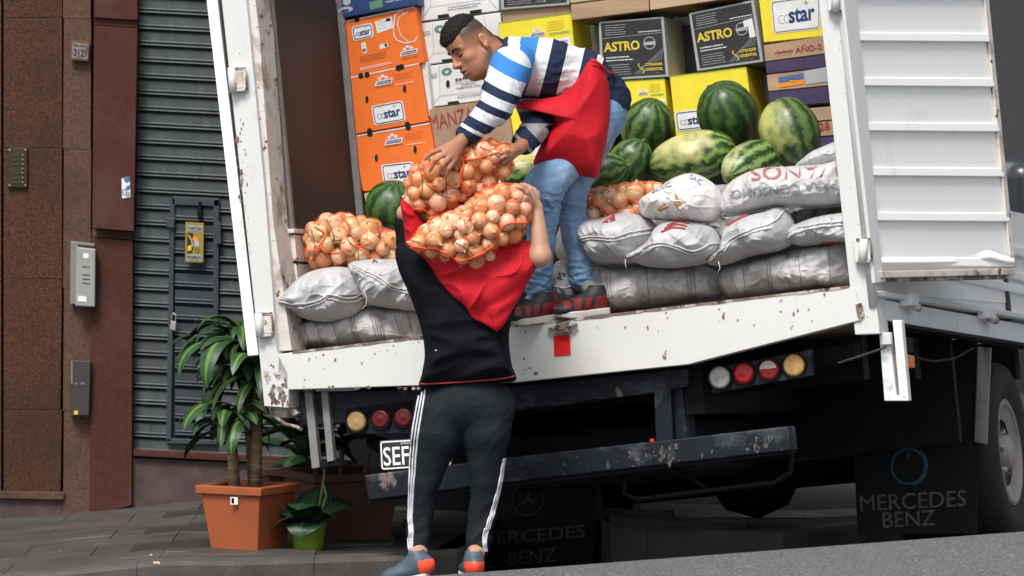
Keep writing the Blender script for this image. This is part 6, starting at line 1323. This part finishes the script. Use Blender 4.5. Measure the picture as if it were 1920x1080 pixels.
cloth_bump(DEN, 12, (1,1,1.8), .004, .25)
# ------------------------------------------------------------------ potted plants on the sidewalk
def pot(name, q, dep, Y, m, label, rim=True):
    """q: px corners of the front (tl, tr, br, bl); a tapering square planter with a lip"""
    t = thing(name, P((q[2][0]+q[3][0])/2, (q[2][1]+q[3][1])/2, Y+dep/2), label, 'potted plant'); return t
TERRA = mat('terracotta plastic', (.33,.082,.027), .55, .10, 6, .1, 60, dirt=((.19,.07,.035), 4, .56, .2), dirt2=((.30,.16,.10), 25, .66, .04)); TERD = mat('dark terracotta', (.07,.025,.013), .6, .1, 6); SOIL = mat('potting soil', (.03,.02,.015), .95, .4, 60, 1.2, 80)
GREENP = mat('lime plastic', (.16,.26,.025), .45, .06, 6, dirt=((.08,.14,.02), 4, .6, .2))
def square_pot(t, cx, base_y, top_y, Y, wb, wt, m, yaw, rim_h=.035):
    b = P(cx, base_y, Y+wb/2); zt = P(cx, top_y, Y+wt/2).z; h = zt-b.z; c, s = math.cos(yaw), math.sin(yaw); X_, Y_ = Vector((c,s,0)), Vector((-s,c,0))
    def ringv(hw, z): return [b + X_*i*hw + Y_*j*hw + Vector((0,0,z)) for i, j in ((-1,-1),(1,-1),(1,1),(-1,1))]
    r = [ringv(wb/2*.97, 0), ringv(wb/2, .01), ringv(wt/2, h-rim_h), ringv(wt/2-.012, h-rim_h), ringv(wt/2-.02, h-.05)]
    V = [v for q in r for v in q]; F = [(3,2,1,0)] + [(i*4+k, i*4+(k+1) % 4, (i+1)*4+(k+1) % 4, (i+1)*4+k) for i in range(4) for k in range(4)]; o = mesh('planter', V, F, m, t); bevel(o, .008, 3)
    r = [ringv(wt/2+.016, h-rim_h), ringv(wt/2+.018, h), ringv(wt/2-.014, h), ringv(wt/2-.018, h-.05)]; V = [v for q in r for v in q] + ringv(wt/2-.01, h-rim_h); F = [(i*4+k, i*4+(k+1) % 4, (i+1)*4+(k+1) % 4, (i+1)*4+k) for i in range(3) for k in range(4)] + [(k, 16+k, 16+(k+1) % 4, (k+1) % 4) for k in range(4)]
    o = mesh('planter_rim', V, F, m, t); bevel(o, .005, 3); V = ringv(wt/2-.016, h-.045); mesh('soil', V, [(0,1,2,3)], SOIL, t)
    return b, h
LEAF = []
def leaf_mat(name, a, b, w0=.12, w1=.30):
    m = mat(name, a, .45, .25, 20, .3, 60, spec=.4); t = m.node_tree; N, L = t.nodes, t.links; at = N.new('ShaderNodeAttribute'); at.attribute_name = 'across'; r = N.new('ShaderNodeValToRGB'); e = r.color_ramp.elements; e[0].position = w0; e[0].color = (1,1,1,1); e[1].position = w1; e[1].color = (0,0,0,1)
    L.new(at.outputs['Fac'], r.inputs[0]); mx = N.new('ShaderNodeMix'); mx.data_type = 'RGBA'; b_ = N['Principled BSDF']; src = b_.inputs['Base Color'].links[0].from_socket; L.new(r.outputs[0], mx.inputs[0]); L.new(src, mx.inputs[6]); mx.inputs[7].default_value = (*b, 1); L.new(mx.outputs[2], b_.inputs['Base Color'])
    b_.inputs['Transmission Weight'].default_value = 0; return m
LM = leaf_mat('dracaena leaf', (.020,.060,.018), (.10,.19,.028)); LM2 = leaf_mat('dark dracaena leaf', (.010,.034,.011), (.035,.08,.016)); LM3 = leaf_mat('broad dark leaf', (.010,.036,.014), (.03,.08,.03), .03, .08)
def leaf(parent, base, dirv, L_, W_, droop, m, seed=0, rise=.9, name='leaf', n=12, fold=.35, wave=.0):
    """an arching blade: leaves the stem at dirv, rises, then droops"""
    d = Vector(dirv).normalized(); hx = Vector((d.x, d.y, 0)); hx = hx.normalized() if hx.length > .01 else Vector((1,0,0)); r = random.Random(seed); V, ac = [], []; p = Vector(base); el = math.asin(max(-1, min(1, d.z))); st = L_/n
    sd_ = Vector((-hx.y, hx.x, 0)); tw = r.uniform(-.5, .5)
    for i in range(n+1):
        t = i/n; w = W_*(math.sin(math.pi*min(1, t*.93+.05))**.75)*(1 if t < 1 else 0)+.001; a = el - droop*t**1.3; fw = hx*math.cos(a)+Vector((0,0,1))*math.sin(a); nr = sd_.cross(fw); s = (Matrix.Rotation(tw*t, 3, fw) @ sd_); nr = fw.cross(s)*-1
        for j in (-2,-1,0,1,2): V.append(p + s*(j/2*w) - nr*(-abs(j)/2*w*fold) + nr*wave*math.sin(t*14+j)*w); ac.append(abs(j)/2)
        p = p + fw*st
    F = [(i*5+j, i*5+j+1, (i+1)*5+j+1, (i+1)*5+j) for i in range(n) for j in range(4)]; o = mesh(name, V, F, m, parent, smooth=True); a_ = o.data.attributes.new('across', 'FLOAT', 'POINT'); a_.data.foreach_set('value', np.array(ac, dtype=np.float32)); return o
dr = thing('potted_plant', P(465, 1040, 18.75), 'tall dracaena with yellow striped leaves in a terracotta coloured square planter', 'potted plant')
b, h = square_pot(dr, 466, 1040, 906, 18.52, .222, .285, TERRA, -.5)
f = Face(*[P(x, y, 18.50) for x, y in ((435,932),(446,932),(446,946),(435,946))])
STEM = mat('ringed plant stem', (.20,.13,.075), .8, .25, 20, .8, 90, stretch=(1,1,5), dirt=((.10,.065,.04), 40, .5, .1, (.2,.2,3)))
top = b + Vector((0,0,h-.05)); rl = random.Random(21)
def crown(parent, c, n, L_, W_, mats_, seed, spread=1., droop=1.9, up0=.2):
    r = random.Random(seed)
    for i in range(n):
        a = i*2.399+r.random()*.5; e = up0 + (1-i/n)*-.3 + r.random()*.9; z = i/n*.10; leaf(parent, c+Vector((math.cos(a)*.012, math.sin(a)*.012, z)), (math.cos(a)*math.cos(e), math.sin(a)*math.cos(e), math.sin(e)), L_*r.uniform(.65, 1.1), W_*r.uniform(.75, 1.1), droop*r.uniform(.75, 1.25), mats_[0] if r.random() < .38 else mats_[1], seed*100+i, fold=r.uniform(.1,.4))
crown(dr, top+Vector((-.02,.05,.48)), 26, .28, .03, (LM2, LM2), 37)
for (dx, dy, hh, ln, sd_) in ((-.055,-.02,.33,(-.02,0),31),(.025,.04,.66,(-.06,.02),32),(.03,-.03,.52,(.02,0),33)):
    pts = [top+Vector((dx, dy, 0)), top+Vector((dx+ln[0]*.4, dy, hh*.5)), top+Vector((dx+ln[0], dy+ln[1], hh))]; tube('stem', [Vector(q) for q in smooth_open3(pts, 16)] if 0 else pts, [.026,.023,.020], STEM, dr, 14)
    crown(dr, pts[2]-Vector((0,0,.06)), 34 if sd_ > 31 else 24, .31 if sd_ > 31 else .26, .030, (LM, LM2), sd_)
    for k in range(5): V, F = lathe_vf(pts[0].lerp(pts[1], k*.22+.05), (pts[1]-pts[0]), [(-.003,.024),(.0,.0275),(.003,.024)], 14); mesh('stem_ring', V, F, STEM, dr, smooth=True)
# the leaves that show largest, placed as they hang
for (bx, by, ex, rz, L_, W_, dp, m, Yb) in ((412,655,(-.9,-.5,.6),0,.36,.040,2.4,LM,18.6),(440,640,(.5,-.8,.5),0,.26,.040,2.6,LM,18.6),(425,650,(-.45,-.85,.55),0,.44,.046,2.7,LM,18.55),(410,760,(-.8,-.5,.35),0,.30,.040,1.9,LM,18.55),(425,790,(-.2,-.9,.2),0,.26,.036,2.2,LM,18.5),(470,770,(.6,-.6,.4),0,.24,.036,2.3,LM2,18.5),(400,640,(-.95,-.1,.55),0,.30,.026,1.7,LM2,18.7)):
    leaf(dr, P(bx+30, by, Yb+.08), ex, L_, W_, dp, m, int(bx), fold=.2)
# price tag on the planter face
bvp = BVHTree.FromPolygons([v.co+Vector(ORG[dr.name]) for v in dr.children[0].data.vertices], [tuple(p.vertices) for p in dr.children[0].data.polygons])
def onpot(x, y, lf=.002): r = ray(x, y).normalized(); h_ = bvp.ray_cast(CAM, r); return h_[0]-r*lf if h_[0] is not None else P(x, y, 18.48)
mesh('price_sticker', [onpot(x, y) for x, y in ((432,932),(446,932),(446,946),(432,946))], [(0,1,2,3)], M['ink_white'], dr); mesh('price_print', [onpot(x, y, .003) for x, y in ((434,934),(439,934),(439,944),(434,944))], [(0,1,2,3)], M['ink_red'], dr)
# second planter behind, in the shade of the truck
d2 = thing('potted_plant', P(640, 1035, 19.0), 'dark bushy plant in a brown square planter in the shade under the truck', 'potted plant')
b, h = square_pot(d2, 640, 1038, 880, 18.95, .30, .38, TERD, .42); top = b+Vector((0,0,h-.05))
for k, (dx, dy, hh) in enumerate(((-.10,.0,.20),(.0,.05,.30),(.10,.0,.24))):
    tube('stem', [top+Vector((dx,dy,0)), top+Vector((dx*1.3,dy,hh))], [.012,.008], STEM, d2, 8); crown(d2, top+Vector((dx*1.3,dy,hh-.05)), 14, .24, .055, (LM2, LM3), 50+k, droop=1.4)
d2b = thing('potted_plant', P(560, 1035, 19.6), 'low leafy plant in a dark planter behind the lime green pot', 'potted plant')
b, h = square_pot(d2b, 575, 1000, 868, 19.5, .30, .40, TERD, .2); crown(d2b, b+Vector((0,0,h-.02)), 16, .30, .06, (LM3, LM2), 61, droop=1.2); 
gp_ = thing('potted_plant', P(578, 1043, 18.6), 'small broad-leaved plant in a lime green round pot beside the tall planter', 'potted plant')
c = P(578, 1042, 18.6); mesh('pot', *lathe_vf(c, (0,0,1), [(0,.001),(0,.056),(.004,.06),(.13,.074),(.133,.077),(.138,.077),(.138,.070),(.115,.067),(.115,.0)], 48), GREENP, gp_, smooth=True); mesh('soil', *lathe_vf(c, (0,0,1), [(.117,.067),(.119,.0)], 24), SOIL, gp_)
for k, (ex, L_, W_, dp, e0) in enumerate((((-.9,-.4,.9),.21,.085,2.2,0),((-.2,-.9,.8),.17,.080,2.5,0),((.6,-.5,1.2),.20,.07,2.0,0),((-.7,.5,1.2),.24,.08,1.6,0),((.8,.4,1.4),.26,.07,1.7,0),((-.1,-.5,1.6),.24,.075,2.1,0),((.2,.8,1.8),.26,.08,1.2,0))):
    leaf(gp_, c+Vector((0,0,.12)), ex, L_, W_, dp, LM3, 70+k, fold=.12, n=12)
for k, (x0, y0, x1, y1) in enumerate(((600,868,612,900),(606,905,612,955))): tube('stem', [P(x0,y0,18.62), P((x0+x1)/2+3,(y0+y1)/2,18.62), P(590,1000,18.62)], .005, flat('green stem', (.12,.17,.06), .6), gp_)
# litter
def litter(x, y, s, m, label, seed):
    r = random.Random(seed); Y = 18.4
    yy = 18.4
    g = ray(x, y)
    z = zs(g.x*18.4/g.y)+.02; tt = (z-CZ)/g.z; c = CAM+g*tt; V, F = [], []
    for k in range(7): a = k*2*math.pi/7; V.append(c + Vector((math.cos(a)*s*r.uniform(.6,1.2), math.sin(a)*s*.8, r.uniform(0,.5)*s)))
    V.append(c+Vector((0,0,s*.5))); F = [(k, (k+1) % 7, 7) for k in range(7)]; tag(mesh('litter', V, F, m, None), label, 'litter')
litter(294,1057,.018, flat('pinkish peel', (.62,.33,.22), .6), 'small pale orange peel lying on the sidewalk near the kerb', 1); litter(283,1041,.006, M['ink_white'], 'tiny white scrap on the sidewalk above the orange peel', 2); litter(112,1033,.007, flat('ochre scrap', (.35,.22,.06), .6), 'tiny ochre scrap on the sidewalk at the far left', 3)
